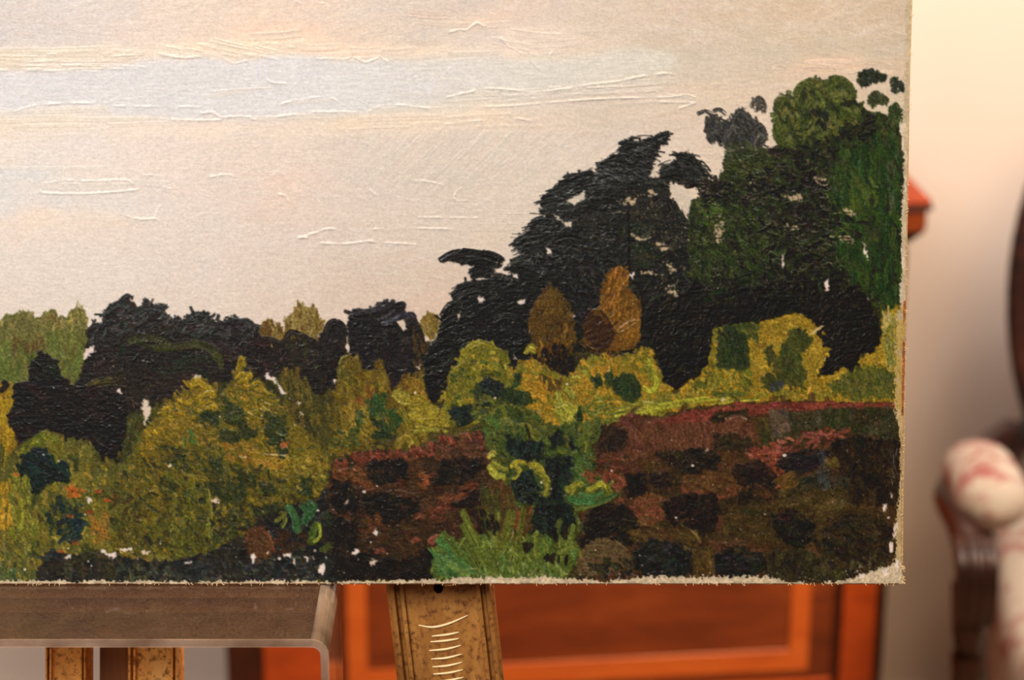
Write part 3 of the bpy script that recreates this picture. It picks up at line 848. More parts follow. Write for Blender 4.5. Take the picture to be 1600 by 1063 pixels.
dabs(pinkc, [(1262,98),(1290,92),(1340,92),(1385,102),(1388,116),(1340,116),(1285,108),(1262,108)], 34, [(212,184,160),(208,180,158),(216,190,166)], L=26, w=6, ang=0, jit=10, h=.6, br=.06, alpha=.45)
dabs(sky, [(1120,128),(1170,126),(1200,132),(1190,142),(1120,144)], 12, [(207,188,167)], L=24, w=5, ang=0, jit=8, h=.4, br=.04, alpha=.4)
dabs(sky, [(1196,108),(1222,104),(1224,116),(1200,118)], 6, [(214,190,170)], L=14, w=5, ang=0, jit=10, h=.7, alpha=.6)
dabs(sky, [(436,280),(470,276),(482,300),(470,316),(440,314)], 16, [(226,202,184),(224,199,181)], L=18, w=7, ang=50, jit=60, h=.4, br=.03, alpha=.4)

WH = (240,226,210)
for p in [[(24,174),(55,165),(110,161.5),(165,161),(174,158.5)],[(180,166),(250,166.5),(315,167)],[(270,187),(310,188.5),(345,187.5)],[(316,177),(332,176),(345,183),(370,182),(391,183),(396,187),(430,183.5),(472,177),(505,175),(560,175)],
          [(65,296),(66,290),(78,285),(115,281.5)],[(128,283),(165,282),(198,281.5),(208,288)],[(63,297),(72,302),(130,303),(180,300),(214,297)],[(328,277),(345,273.5),(364,275),(372,284)],[(377,279),(381,272),(390,266)],
          [(188,335),(205,340),(222,343),(242,342),(247,345)],[(243,338),(246,330),(250,322)],[(465,371),(480,371.5)],[(463,2),(470,5),(478,6)],[(487,13),(489,7),(497,6),(506,5)],
          [(704,50),(720,46),(728,47.5),(736,42),(745,36),(751,38),(757,41),(764,36)],[(783,60),(795,72),(815,83)],[(818,76),(835,86),(856,89),(863,80)],[(497,92),(520,91.5),(540,92),(549,88)],[(555,90),(572,97),(590,91)],[(593,88),(598,91),(606,97)],
          [(414,121),(425,129),(448,131)],[(440,163),(465,156),(500,151.5),(518,153),(527,159)],[(575,174),(600,165),(640,165),(682,172)],[(700,152),(730,145),(760,138.5),(800,140.5),(830,145),(880,139),(920,132.5),(960,128),(1000,120),(1035,115),(1050,116),(1066,123)],
          [(730,167),(790,166),(860,160),(950,154),(1040,152),(1072,148),(1086,152)],[(694,194),(720,192),(752,188)],[(760,187),(800,184.5),(838,190)],[(1010,158),(1050,160),(1082,160)],[(1060,170),(1072,166),(1086,161)],
          [(517,309),(545,306),(564,310)],[(579,297),(588,305)],[(645,282),(670,284),(692,289)],[(710,306),(714,298),(722,294)],[(724,294),(736,293),(737,304),(733,310)],[(709,309),(713,314),(722,314),(730,313)],
          [(636,312),(655,313)],[(655,340),(700,340),(745,341)],[(467,372),(490,365),(510,358),(522,358)],[(500,380),(520,381),(545,381),(575,377),(592,379),(650,382)],[(585,358),(640,357),(712,358)],[(437,304),(446,306),(452,316)],[(493,308),(498,316)],
          [(248,84),(280,90),(312,89)],[(330,80),(350,92),(366,99),(385,95)],[(0,110),(40,110),(150,112)],[(250,287),(258,293),(266,295)],[(222,273),(238,274)],[(470,372),(480,371)]]:
    r_ = .75 if len(p) < 5 else 1.0
    ridge(p, w=2.0, h=2.3 * r_, col=WH, alpha=.5)
_r = np.random.RandomState(77)
for k in range(60):
    x_ = 575 + _r.rand() * 340; y_ = 218 + _r.rand() * 75; l_ = 12 + _r.rand() * 26
    if x_ - 575 > 420 - (y_ - 218) * 2.2: continue
    ridge([(x_, y_), (x_ + l_, y_ - l_ * 1.0)], w=1.0, h=.45, col=(218,203,188), alpha=.22, k=2)
for k in range(46):
    x_ = _r.rand() * 200; y_ = 80 + _r.rand() * 30; l_ = 30 + _r.rand() * 60
    ridge([(x_, y_), (x_ + l_ * .5, y_ - 1), (x_ + l_, y_ - 1 + _r.randn())], w=1.1, h=.9, col=(236,220,198), alpha=.25, k=3)
for k in range(30):
    x_ = 250 + _r.rand() * 190; y_ = 62 + _r.rand() * 22; l_ = 20 + _r.rand() * 40
    ridge([(x_, y_), (x_ + l_, y_ + l_ * .22)], w=1.1, h=.9, col=(238,222,200), alpha=.25, k=2)
for k in range(34):
    x_ = 690 + _r.rand() * 330; y_ = 146 - (x_ - 690) * .05 + _r.rand() * 18; l_ = 40 + _r.rand() * 70
    ridge([(x_, y_), (x_ + l_ * .5, y_ - 2), (x_ + l_, y_ - 5)], w=1.0, h=.7, col=(224,210,194), alpha=.22, k=3)
for k in range(10):
    ridge([(690 + k * 8, 318 + k * 4.5), (760 + k * 9, 322 + k * 4), (820 + k * 5, 320 + k * 4.6)], w=1.0, h=.5, col=(216,204,190), alpha=.2, k=3)
for (x_, y_) in [(785,62),(792,58),(800,70)]:
    ridge([(x_, y_), (x_ + 40, y_ + 16), (x_ + 62, y_ + 20)], w=1.3, h=1.2, col=(232,214,200), alpha=.35, k=3)
ridge([(830,96),(838,104),(846,111)], w=1.2, h=1, col=(226,212,198), alpha=.4)
specks([(0,0),(1405,0),(1405,100),(1100,170),(800,330),(690,400),(690,470),(0,480)], 800, (236,222,208), .5, 1.1, 8, .45, .25)
specks([(0,0),(1405,0),(1405,100),(1100,170),(800,330),(690,400),(690,470),(0,480)], 120, (150,132,116), .5, 1.0, 9, .4, -.2)

# ---- ground tone under the whole landscape
under = part('painted_undergrowth', 'dull brown olive underpainting showing between the strokes')
fill(under, [(-1510,520),(10,520),(120,530),(140,560),(300,560),(540,560),(548,520),(560,515),(655,515),(690,560),(700,520),(830,480),(1000,480),(1400,470),(1409,500),(1409,912),(-1510,912)],
     (70,60,30), rough=5, nscale=8, seed=199, h=.2, var=.15, col2=(52,46,28))

# ---- distant trees, left
t_olive = part('painted_tree', 'pale olive painted trees at far left')
P = [(-1510,480),(-500,470),(-300,492),(-120,485),(0,500),(10,491),(24,488),(42,486),(50,493),(62,496),(75,484),(86,484),(92,495),(104,499),(110,484),(120,478),(130,485),(136,503),(137,535),(134,560),(124,585),(112,604),(60,610),(0,612),(-1510,640)]
fill(t_olive, P, (100,94,48), rough=3, nscale=5, seed=201, h=.4, ang=80, var=.08)
dabs(t_olive, P, 110, [(98,92,46),(108,100,54),(92,88,42),(112,102,58)], L=16, w=8, ang=85, jit=35, h=.3, br=.07, alpha=.7)
dabs(t_olive, [(0,545),(50,545),(100,515),(134,520),(132,560),(112,600),(0,605)], 80, [(86,92,40),(92,98,44),(80,86,38),(98,96,42)], L=30, w=8, ang=84, jit=14, h=.4, br=.08, alpha=.8)
dabs(t_olive, [(20,530),(70,525),(75,545),(20,550)], 14, [(88,70,36),(94,76,38)], L=14, w=8, ang=85, jit=20, h=.3, alpha=.7)
dabs(t_olive, [(2,500),(60,490),(100,495),(135,495),(136,510),(60,515),(2,515)], 40, [(122,110,62),(112,100,56),(126,112,60)], L=11, w=6, ang=80, jit=30, h=.3, br=.1, alpha=.75, dry=.25)
dabs(t_olive, [(112,480),(132,480),(136,512),(108,512)], 12, [(138,120,64),(130,112,58)], L=16, w=4, ang=84, jit=14, h=.5, alpha=.75, dry=.3)
dabs(t_olive, [(76,486),(90,486),(92,505),(68,505)], 8, [(106,84,40)], L=14, w=4, ang=84, jit=14, h=.5, alpha=.75, dry=.3)

# ---- long dark tree mass, left of the middle
t_dark = part('painted_tree', 'dark painted trees left of the middle')
BK = [(27,25,22),(33,30,27),(38,36,32),(30,26,24)]
P = [(136,514),(145,506),(160,504),(163,486),(170,477),(182,471),(189,464),(198,460),(207,464),(204,471),(216,478),(222,474),(227,466),(236,473),(240,478),(250,475),(262,479),(256,488),(268,497),(279,494),(290,501),(290,492),(300,487),(316,486),(328,491),(331,501),(344,504),(352,498),(372,496),(388,500),(400,508),(410,520),(420,530),(442,528),(450,519),(470,522),(490,530),(505,520),(515,503),(525,499),(534,504),(541,520),(541,560),(534,615),(520,632),(490,640),(440,650),(370,640),(300,650),(200,690),(150,700),(120,660),(118,605),(134,560)]
fill(t_dark, P, (33,30,27), rough=3.5, nscale=4.5, seed=211, h=.5, var=.12, col2=(42,34,30))
dabs(t_dark, P, 260, [(3,(27,25,22)),(2,(36,33,30)),(2,(44,36,31)),(1,(40,44,30)),(1,(52,44,38))], L=15, w=6, ang=15, jit=80, h=.7, br=.16, alpha=.85)
dabs(t_dark, [(138,512),(163,486),(198,461),(262,480),(292,500),(320,490),(395,505),(400,520),(300,525),(200,520),(140,535)], 120, [(46,48,45),(58,60,56),(38,40,38),(66,66,60)], L=15, w=4.5, ang=-35, jit=45, h=.9, br=.25, alpha=.9, dry=.2)
for p in [[(188,470),(198,462),(206,466)],[(224,486),(228,470),(234,476)],[(234,492),(250,480),(262,480)],[(166,490),(186,476),(206,484)],[(292,500),(306,490),(326,494)],[(352,504),(372,498),(392,506)],[(206,500),(224,486),(240,484)]]:
    dab(t_dark, p, 8, (44,46,43), h=1.0, br=.3, seed=int(p[0][0]*3), dry=.25)
dabs(t_dark, [(300,500),(405,510),(410,530),(410,560),(320,560),(290,520)], 50, [(46,42,38),(54,50,46),(40,34,32)], L=18, w=7, ang=15, jit=30, h=.6, br=.12, alpha=.8)
dabs(t_dark, [(350,535),(410,530),(470,560),(470,590),(400,600),(355,580)], 60, [(38,29,25),(44,33,28),(32,26,24)], L=17, w=7, ang=30, jit=40, h=.5, br=.1, alpha=.85)
dabs(t_dark, [(445,525),(500,535),(500,575),(460,580)], 30, [(42,40,24),(36,34,24),(48,46,28)], L=14, w=6, ang=60, jit=40, h=.5, alpha=.8)
dabs(t_dark, [(506,520),(540,520),(538,575),(520,600),(490,590),(485,560)], 40, [(36,29,28),(44,36,33),(30,26,24)], L=17, w=7, ang=80, jit=25, h=.7, br=.15, alpha=.9)
# olive boughs inside it
for p, w, c in [([(200,532),(235,528),(270,540)],14,(60,60,26)),([(240,545),(275,542),(310,538)],12,(66,62,30)),([(300,535),(328,545),(345,566)],14,(60,62,28)),([(330,550),(344,560),(346,578)],9,(70,72,32)),([(205,530),(240,545),(280,548)],9,(54,58,28)),
                ([(130,610),(150,597),(182,594)],10,(66,60,26)),([(135,606),(160,592),(196,590)],7,(72,66,30)),([(150,604),(180,600),(210,608)],6,(60,52,24)),([(280,570),(300,560),(335,566)],14,(38,46,32)),([(262,580),(300,575),(325,590)],12,(36,42,30)),([(245,580),(262,582),(270,592)],9,(38,46,34)),
                ([(140,632),(160,622),(182,632)],8,(44,46,28)),([(150,640),(170,630),(186,634)],5,(50,56,34)),([(205,600),(230,590),(250,600)],8,(46,36,28))]:
    dab(t_dark, p, w, c, h=.8, br=.3, dry=.1, seed=int(p[0][0]*7+w), alpha=.62)
dabs(t_dark, [(150,555),(280,560),(275,600),(230,640),(150,590)], 60, [(30,27,24),(44,36,30),(38,34,26)], L=16, w=5, ang=80, jit=35, h=.6, alpha=.8)
dabs(t_dark, [(215,560),(235,560),(228,590),(212,592)], 10, [(96,80,66),(80,68,54)], L=9, w=1.6, ang=85, jit=20, h=.3, alpha=.6)
ridge([(192,606),(193,640),(196,672)], w=3.4, h=.8, col=(18,16,14), alpha=.9, k=3)

# behind the bushes: dark olive wash
wash = part('painted_undergrowth', 'dark olive painted undergrowth')
P = [(150,690),(200,650),(232,640),(262,625),(330,600),(430,590),(460,580),(500,620),(540,600),(545,700),(510,720),(400,740),(150,780)]
fill(wash, P, (64,58,26), rough=5, nscale=9, seed=221, h=.3, ang=85, var=.12, col2=(52,50,28))
dabs(wash, P, 170, [(70,62,26),(56,54,28),(80,70,28),(46,44,28),(90,78,32)], L=17, w=7, ang=85, jit=30, h=.5, alpha=.8)
dabs(wash, [(180,690),(215,640),(240,650),(225,700),(200,730)], 30, [(58,60,28),(50,50,28),(66,66,28)], L=18, w=7, ang=85, jit=20, h=.5, alpha=.8)
dabs(wash, [(440,580),(480,580),(485,640),(480,690),(440,640)], 34, [(92,76,32),(100,84,34),(78,68,30)], L=22, w=6, ang=82, jit=16, h=.6, alpha=.85, dry=.1)
dabs(wash, [(478,640),(545,630),(545,700),(490,710)], 50, [(74,66,28),(90,78,30),(66,62,30),(108,92,34)], L=15, w=6, ang=70, jit=50, h=.5, alpha=.8)

# ---- brown trees on the skyline
t_tan = part('painted_tree', 'tan painted trees on the skyline above the dark hedge')
P = [(407,514),(411,503),(419,497),(425,500),(430,508),(440,513),(444,520),(444,508),(447,494),(456,488),(459,478),(469,474),(476,480),(489,484),(498,490),(502,500),(507,500),(505,515),(496,526),(484,532),(455,526),(440,533),(424,534),(408,526)]
fill(t_tan, P, (108,84,38), rough=2.5, nscale=4, seed=231, h=.5, ang=85, var=.1, col2=(122,100,50))
dabs(t_tan, P, 60, [(112,88,40),(124,102,54),(96,74,32),(132,112,64)], L=16, w=4.5, ang=84, jit=18, h=.7, br=.14, alpha=.8)
dabs(t_tan, [(408,512),(425,500),(442,515),(440,530),(412,530)], 20, [(98,70,30),(86,62,28)], L=15, w=5, ang=86, jit=14, h=.5, alpha=.8)
dabs(t_tan, [(448,495),(470,477),(495,492),(490,505),(455,505)], 16, [(138,120,70),(128,108,58)], L=15, w=4, ang=84, jit=18, h=.7, alpha=.8, dry=.2)
# the dark crowns in front of it again
for p in [[(445,532),(455,520),(470,524)],[(470,524),(485,532),(496,540)],[(506,528),(514,506),(526,502)],[(526,502),(536,510),(540,526)],[(410,530),(425,532),(440,540)]]:
    dab(t_dark, p, 11, (36,31,28), h=.9, br=.2, seed=int(p[0][0]), alpha=1)

t_sketch = part('painted_tree', 'dark painted tree with a flat brushed crown, centre')
P = [(544,497),(546,487),(556,482),(575,484),(588,476),(606,466),(608,472),(616,474),(628,472),(634,480),(630,487),(645,487),(651,494),(654,505),(658,516),(660,536),(666,560),(668,600),(650,612),(625,615),(600,600),(575,620),(560,600),(548,565),(545,530),(541,515)]
fill(t_sketch, P, (31,28,27), rough=2.4, nscale=4, seed=241, h=.6, var=.1)
dabs(t_sketch, P, 90, [(30,27,26),(38,33,31),(44,36,33),(26,24,23)], L=18, w=7, ang=70, jit=35, h=.6, br=.14, alpha=.85)
for p, w, c in [([(548,492),(568,488),(590,484)],10,(34,32,34)),([(556,484),(580,486),(606,482)],6,(46,43,45)),([(572,488),(592,478),(607,467)],4,(44,38,40)),([(578,490),(596,480),(609,470)],4,(58,54,54)),([(585,492),(602,482),(612,474)],4,(40,36,38)),
                ([(600,492),(616,480),(628,474),(634,480)],8,(40,36,37)),([(590,500),(606,494),(618,484)],7,(52,48,50)),([(612,500),(630,492),(648,494)],9,(44,42,46)),([(596,506),(612,502),(626,494)],6,(60,60,66)),([(634,506),(646,500),(656,512)],9,(46,40,38)),([(630,500),(644,492),(650,496)],6,(58,54,56))]:
    dab(t_sketch, p, w, c, h=1.1, br=.28, seed=int(p[0][0]*5+w), dry=.12)
fill(sky, [(619,503),(630,499),(634,510),(636,515),(630,517),(626,510)], (208,184,160), rough=1.2, nscale=3, seed=243)
dabs(t_sketch, [(645,520),(662,540),(666,590),(648,575)], 14, [(66,52,30),(58,44,26)], L=20, w=7, ang=80, jit=14, h=.4, alpha=.75)

t_small = part('painted_tree', 'small ochre painted tree on the skyline')
P = [(657,506),(662,494),(674,489),(684,491),(688,505),(684,520),(672,530),(664,522),(658,515)]
fill(t_small, P, (114,92,42), rough=2, nscale=4, seed=251, h=.5, ang=80, var=.1)
dabs(t_small, P, 24, [(120,98,46),(104,82,36),(132,112,60)], L=14, w=5, ang=75, jit=25, h=.7, alpha=.85)

# ---- dark bush at far left
b_left = part('painted_bush', 'black painted bush at far left')
P = [(22,600),(30,597),(45,593),(46,578),(49,565),(57,560),(57,551),(66,548),(78,555),(88,562),(92,578),(96,588),(106,592),(112,602),(128,604),(140,600),(190,618),(198,628),(198,668),(190,700),(178,722),(166,722),(150,712),(146,695),(142,690),(125,686),(110,690),(100,680),(80,672),(64,676),(48,690),(32,694),(22,676),(15,662),(10,648),(24,634),(19,622)]
# yellow strip at the left border first
strip = part('painted_bush', 'yellow painted bush cut by the left edge of the picture')
Q = [(-1510,640),(0,596),(10,596),(24,600),(24,640),(12,655),(26,690),(30,730),(28,800),(60,860),(60,905),(-1510,915)]
fill(strip, Q, (120,98,34), rough=4, nscale=8, seed=261, h=.4, var=.1, col2=(134,108,30), g2=60)
dabs(strip, [(0,600),(24,605),(12,650),(24,690),(22,720),(0,720)], 40, [(150,118,28),(138,106,26),(120,94,32)], L=22, w=8, ang=80, jit=25, h=.6, alpha=.85)
dabs(strip, [(-1500,650),(0,600),(0,905),(-1500,905)], 260, [(104,88,36),(88,80,36),(128,104,38),(64,60,30)], L=50, w=22, ang=70, jit=50, h=.6, alpha=.85)
dab(strip, [(0,612),(10,602),(4,596)], 10, (30,26,22), h=.8, seed=5)
fill(b_left, P, (26,24,22), rough=2.5, nscale=5, seed=262, h=.7, var=.1, col2=(36,28,25))
dabs(b_left, P, 120, [(25,23,21),(32,27,24),(22,24,22),(40,30,26)], L=15, w=8, ang=10, jit=60, h=.7, br=.14, alpha=.85)
dabs(b_left, [(58,560),(85,562),(92,585),(55,590)], 12, [(26,30,24),(34,36,26)], L=14, w=8, ang=75, jit=20, h=.7, alpha=.85)

# ---- bush clump, lower left (yellow-green, then teal and orange notes)
b_low = part('painted_bush', 'mottled olive painted bush in the lower left corner')
P = [(28,700),(45,692),(65,675),(82,672),(100,690),(125,688),(145,700),(160,722),(200,722),(205,800),(180,860),(150,905),(0,912),(0,740)]
fill(b_low, P, (98,88,34), rough=5, nscale=8, seed=271, h=.4, var=.12, col2=(78,74,34))
dabs(b_low, P, 260, [(3,(104,92,36)),(2,(84,82,36)),(2,(120,102,38)),(1,(60,62,32)),(1,(136,112,42))], L=16, w=7, ang=75, jit=40, h=.7, alpha=.85)
dabs(b_low, [(30,700),(60,675),(85,675),(88,700),(60,710),(34,715)], 24, [(94,96,30),(116,114,34),(80,86,30)], L=13, w=7, ang=-35, jit=40, h=.9, alpha=.9)
dabs(b_low, [(75,690),(98,690),(100,725),(84,730)], 12, [(108,98,36),(96,88,34)], L=13, w=7, ang=80, jit=40, h=.8, alpha=.9)
teal = part('painted_bush', 'small teal black painted bush at far left')
P = [(30,728),(36,715),(48,705),(64,699),(74,702),(80,715),(88,726),(97,720),(106,724),(109,745),(106,756),(90,752),(75,757),(65,768),(52,775),(46,760),(40,750),(30,745)]
fill(teal, P, (26,36,33), rough=2.2, nscale=4, seed=272, h=.8, var=.1)
dabs(teal, P, 30, [(24,34,32),(30,42,38),(22,28,26)], L=15, w=8, ang=30, jit=70, h=.8, alpha=.9)
dabs(b_low, [(112,690),(140,690),(142,715),(128,722)], 12, [(92,84,36),(110,96,40)], L=14, w=6, ang=80, jit=20, h=.8, alpha=.9)
ridge([(134,684),(140,690),(143,700),(142,714)], w=1.8, h=1.2, col=(140,130,60), alpha=.6)
dabs(b_low, [(0,760),(18,755),(20,815),(0,830)], 20, [(150,112,32),(160,118,36),(132,104,34)], L=24, w=8, ang=85, jit=15, h=.7, alpha=.9)
dabs(b_low, [(20,745),(45,750),(48,780),(60,850),(30,870),(15,830)], 46, [(112,106,38),(98,98,36),(124,116,40),(86,90,36)], L=20, w=7, ang=78, jit=25, h=.7, alpha=.9)
dabs(b_low, [(85,775),(130,790),(135,830),(80,850),(72,800)], 46, [(34,44,38),(44,52,38),(56,60,34)], L=15, w=7, ang=65, jit=40, h=.7, alpha=.85)
dabs(b_low, [(80,820),(125,800),(138,810),(120,845),(85,850)], 16, [(32,44,42),(28,40,40)], L=18, w=7, ang=-20, jit=30, h=.7, alpha=.9)
dabs(b_low, [(105,762),(132,765),(130,780),(108,778)], 9, [(150,78,30),(160,88,36)], L=12, w=6, ang=5, jit=30, h=.8, alpha=.9)
for x_, y_, c in [(118,772,(158,84,34)),(168,781,(160,72,30)),(140,800,(146,62,38)),(154,768,(132,62,36)),(180,775,(140,76,32)),(110,806,(120,70,32)),(26,741,(150,84,34)),(95,862,(148,70,36)),(118,848,(128,64,34))]:
    dab(b_low, [(x_ - 5, y_ - 1), (x_, y_ + 1), (x_ + 6, y_)], 7, c, h=.9, seed=x_, alpha=.9)
dabs(b_low, [(140,805),(175,800),(172,845),(145,850)], 24, [(138,92,36),(128,88,34),(116,84,34)], L=18, w=7, ang=80, jit=25, h=.7, alpha=.85)
dabs(b_low, [(0,850),(60,850),(55,905),(0,908)], 40, [(86,84,40),(104,92,44),(66,72,40),(120,98,52)], L=16, w=5, ang=85, jit=20, h=.6, alpha=.8)
dabs(b_low, [(0,888),(24,888),(26,908),(0,908)], 10, [(62,74,46),(70,84,52)], L=16, w=6, ang=85, jit=30, h=.6, alpha=.8)

# ---- the big yellow bush, centre left
b_big = part('painted_bush', 'large mottled yellow green painted bush left of the middle')
P = [(186,745),(200,715),(215,690),(238,662),(258,640),(262,628),(280,615),(296,608),(297,594),(310,589),(322,595),(328,604),(338,612),(340,626),(352,612),(356,602),(366,592),(370,575),(372,562),(378,558),(384,565),(382,580),(391,580),(392,590),(388,598),(405,593),(420,608),(432,622),(446,640),(458,655),(470,662),(482,690),(508,700),(516,715),(514,750),(506,772),(480,780),(450,785),(430,800),(400,822),(385,850),(340,870),(260,885),(200,880),(170,850),(176,800)]
fill(b_big, P, (98,82,28), rough=5, nscale=6, seed=281, h=.5, var=.12, col2=(80,74,30))
dabs(b_big, P, 420, [(3,(104,86,28)),(2,(88,78,28)),(2,(118,96,32)),(1,(68,68,30))], L=13, w=6, ang=25, jit=60, h=.9, br=.18, alpha=.85)
up = [(215,690),(262,630),(296,594),(322,596),(338,618),(340,645),(320,650),(260,690),(225,720)]
dabs(b_big, up, 110, [(136,108,28),(150,120,32),(122,98,28),(112,90,28)], L=12, w=5.5, ang=25, jit=45, h=1.2, br=.22, alpha=.9)
for p, w in [([(298,606),(302,594),(316,592)],9),([(300,602),(312,598),(322,604)],8),([(318,606),(328,606),(336,620)],10),([(312,622),(326,614),(338,622)],9),([(316,636),(328,628),(338,634)],9),([(290,632),(304,624),(316,632)],8),([(322,640),(334,634),(340,640)],7),([(372,580),(377,562),(382,572)],10),([(370,590),(378,582),(386,588)],8),([(384,596),(390,584),(394,592)],8),([(372,600),(380,594),(388,600)],7),([(388,606),(402,598),(412,606)],8),([(394,614),(408,606),(418,616)],8)]:
    dab(b_big, p, w, (142,116,32), h=1.4, br=.22, seed=int(p[0][0]*11+w))
dabs(b_big, [(358,605),(390,600),(425,615),(440,640),(425,680),(390,690),(352,660)], 90, [(122,98,28),(136,108,32),(104,88,28),(90,80,28)], L=14, w=5, ang=28, jit=35, h=1.2, br=.22, alpha=.9)
dabs(b_big, [(380,690),(430,670),(450,700),(440,740),(400,740)], 40, [(130,104,30),(116,94,30)], L=16, w=6, ang=25, jit=40, h=1.0, alpha=.9)
dabs(b_big, [(395,715),(455,712),(456,730),(400,732)], 20, [(140,108,36),(148,112,38),(132,96,32)], L=20, w=7, ang=5, jit=20, h=1.0, alpha=.9)
dabs(b_big, [(460,715),(515,708),(512,765),(470,775)], 44, [(124,102,38),(138,114,46),(108,92,34)], L=12, w=5, ang=60, jit=50, h=.9, alpha=.9)
dabs(b_big, [(350,690),(395,690),(395,725),(355,725)], 26, [(122,88,34),(112,80,30),(126,96,36)], L=15, w=6, ang=40, jit=30, h=.9, alpha=.9)
dabs(b_big, [(262,660),(330,655),(340,690),(280,700)], 40, [(136,110,44),(124,100,38),(112,92,36)], L=15, w=5, ang=15, jit=40, h=.9, alpha=.85)
DG = [(48,52,30),(42,48,30),(56,58,30),(36,44,32)]
for q, n in [([(350,620),(378,640),(385,668),(350,660)],16),([(342,672),(372,672),(374,692),(345,692)],12),([(372,665),(402,668),(400,685),(370,682)],12),([(316,640),(345,645),(340,670),(312,660)],12),([(412,640),(445,650),(450,690),(440,710),(420,690)],26),([(430,690),(452,690),(455,712),(438,716)],8),([(320,710),(352,718),(352,760),(320,770)],28),([(352,735),(400,740),(402,760),(355,765)],26),([(335,760),(385,765),(380,790),(335,785)],26),([(295,765),(325,765),(325,785),(298,785)],14),([(405,755),(430,755),(430,775),(408,775)],10),([(395,790),(440,785),(440,815),(400,820)],22),([(262,700),(300,705),(300,740),(264,735)],14),([(465,745),(488,745),(488,775),(468,775)],10)]:
    blob(b_big, q, n, DG, L=11, w=6, ang=30, jit=70, h=1.0, br=.22, rough=5)
dabs(b_big, [(286,675),(315,678),(312,698),(288,695)], 7, [(56,80,40),(66,88,42)], L=12, w=7, ang=60, jit=30, h=.8, alpha=.85)
LOW = [(60,56,28),(50,50,28),(70,62,29),(42,44,28),(84,72,30)]
dabs(b_big, [(186,745),(260,700),(330,700),(400,730),(470,770),(430,800),(385,850),(260,885),(190,870),(176,800)], 230, LOW, L=15, w=7, ang=55, jit=55, h=.8, br=.2, alpha=.8)
dabs(b_big, [(236,700),(330,690),(400,735),(300,760),(220,760)], 60, [(104,88,30),(92,78,30),(76,70,30)], L=14, w=6, ang=35, jit=50, h=.9, br=.2, alpha=.8)
dabs(b_big, [(176,760),(270,760),(300,800),(300,860),(220,870),(176,840)], 120, [(76,72,30),(62,62,30),(90,80,30),(50,50,30),(70,56,28)], L=14, w=6, ang=50, jit=60, h=.8, alpha=.88)
dabs(b_big, [(262,740),(330,770),(340,860),(270,870)], 90, [(66,66,28),(80,76,30),(54,56,28),(94,88,34)], L=15, w=6, ang=60, jit=45, h=.8, alpha=.88)
dabs(b_big, [(326,790),(400,800),(395,850),(320,860)], 70, [(54,56,30),(44,44,30),(66,66,32),(38,36,28)], L=13, w=6, ang=50, jit=60, h=.8, alpha=.88)
dabs(b_big, [(320,770),(333,770),(333,835),(322,835)], 10, [(112,104,38),(96,92,34)], L=20, w=4, ang=85, jit=12, h=.8, alpha=.85)
dabs(b_big, [(196,860),(240,850),(270,875),(260,890),(200,880)], 18, [(102,88,34),(88,78,32)], L=20, w=5, ang=35, jit=20, h=.8, alpha=.85)
dabs(b_big, [(435,690),(450,705),(452,690)], 5, [(150,78,40)], L=8, w=5, ang=-20, jit=20, h=.7)
for p in [[(409,626),(416,630),(424,634)],[(412,636),(418,640),(424,644)],[(408,640),(413,643)],[(322,614),(327,611),(333,613)],[(388,645),(394,648),(400,652)],[(432,676),(438,680),(446,681)],[(374,714),(380,716),(386,715)],[(414,710),(428,712),(440,712),(452,715)],[(462,692),(470,693),(476,695)],[(460,664),(466,668)]]:
    ridge(p, w=1.5, h=1.8, col=(200,182,120), alpha=.55)

# ---- ground, lower left, bluish black
g_dark = part('painted_ground', 'blackish painted ground along the lower left')
P = [(60,885),(75,860),(110,868),(150,862),(200,872),(260,880),(330,862),(380,840),(400,815),(430,800),(470,790),(500,780),(520,745),(560,760),(640,790),(690,820),(680,860),(690,905),(400,909),(60,911)]
fill(g_dark, P, (42,38,32), rough=4, nscale=8, seed=291, h=.4, var=.12, col2=(34,34,32))
dabs(g_dark, P, 330, [(40,37,32),(34,33,31),(52,46,34),(28,26,25),(46,48,42)], L=16, w=7, ang=10, jit=60, h=.7, alpha=.85)
dabs(g_dark, [(250,880),(480,870),(520,905),(260,908)], 80, [(40,42,40),(50,50,46),(34,36,36),(58,58,46)], L=15, w=6, ang=5, jit=60, h=.6, alpha=.85)
dabs(g_dark, [(150,862),(200,875),(185,900),(100,905),(75,880)], 50, [(52,46,30),(44,44,32),(62,54,32)], L=15, w=6, ang=60, jit=60, h=.6, alpha=.85)
dabs(g_dark, [(200,885),(260,885),(270,905),(200,908)], 26, [(58,64,48),(48,54,44),(74,70,42)], L=12, w=5, ang=60, jit=60, h=.6, alpha=.85)
rock = part('painted_mound', 'reddish brown painted mound among the dark leaves')
P = [(382,850),(383,838),(390,826),(402,822),(415,826),(424,838),(429,852),(427,862),(420,872),(400,872),(386,866)]
fill(rock, P, (74,48,30), rough=2, nscale=4, seed=292, h=.6, var=.1, ang=20)
dabs(rock, P, 26, [(78,50,30),(66,44,30),(84,58,36)], L=16, w=6, ang=45, jit=30, h=.6, alpha=.85)
dab(rock, [(416,832),(424,845),(427,862)], 6, (112,66,42), h=1.2, seed=9)
dabs(g_dark, [(430,830),(470,830),(490,850),(440,870)], 24, [(58,38,26),(50,34,26)], L=14, w=7, ang=30, jit=40, h=.6, alpha=.85)
leaf = part('painted_plant', 'bright green painted leaves low in the left half')
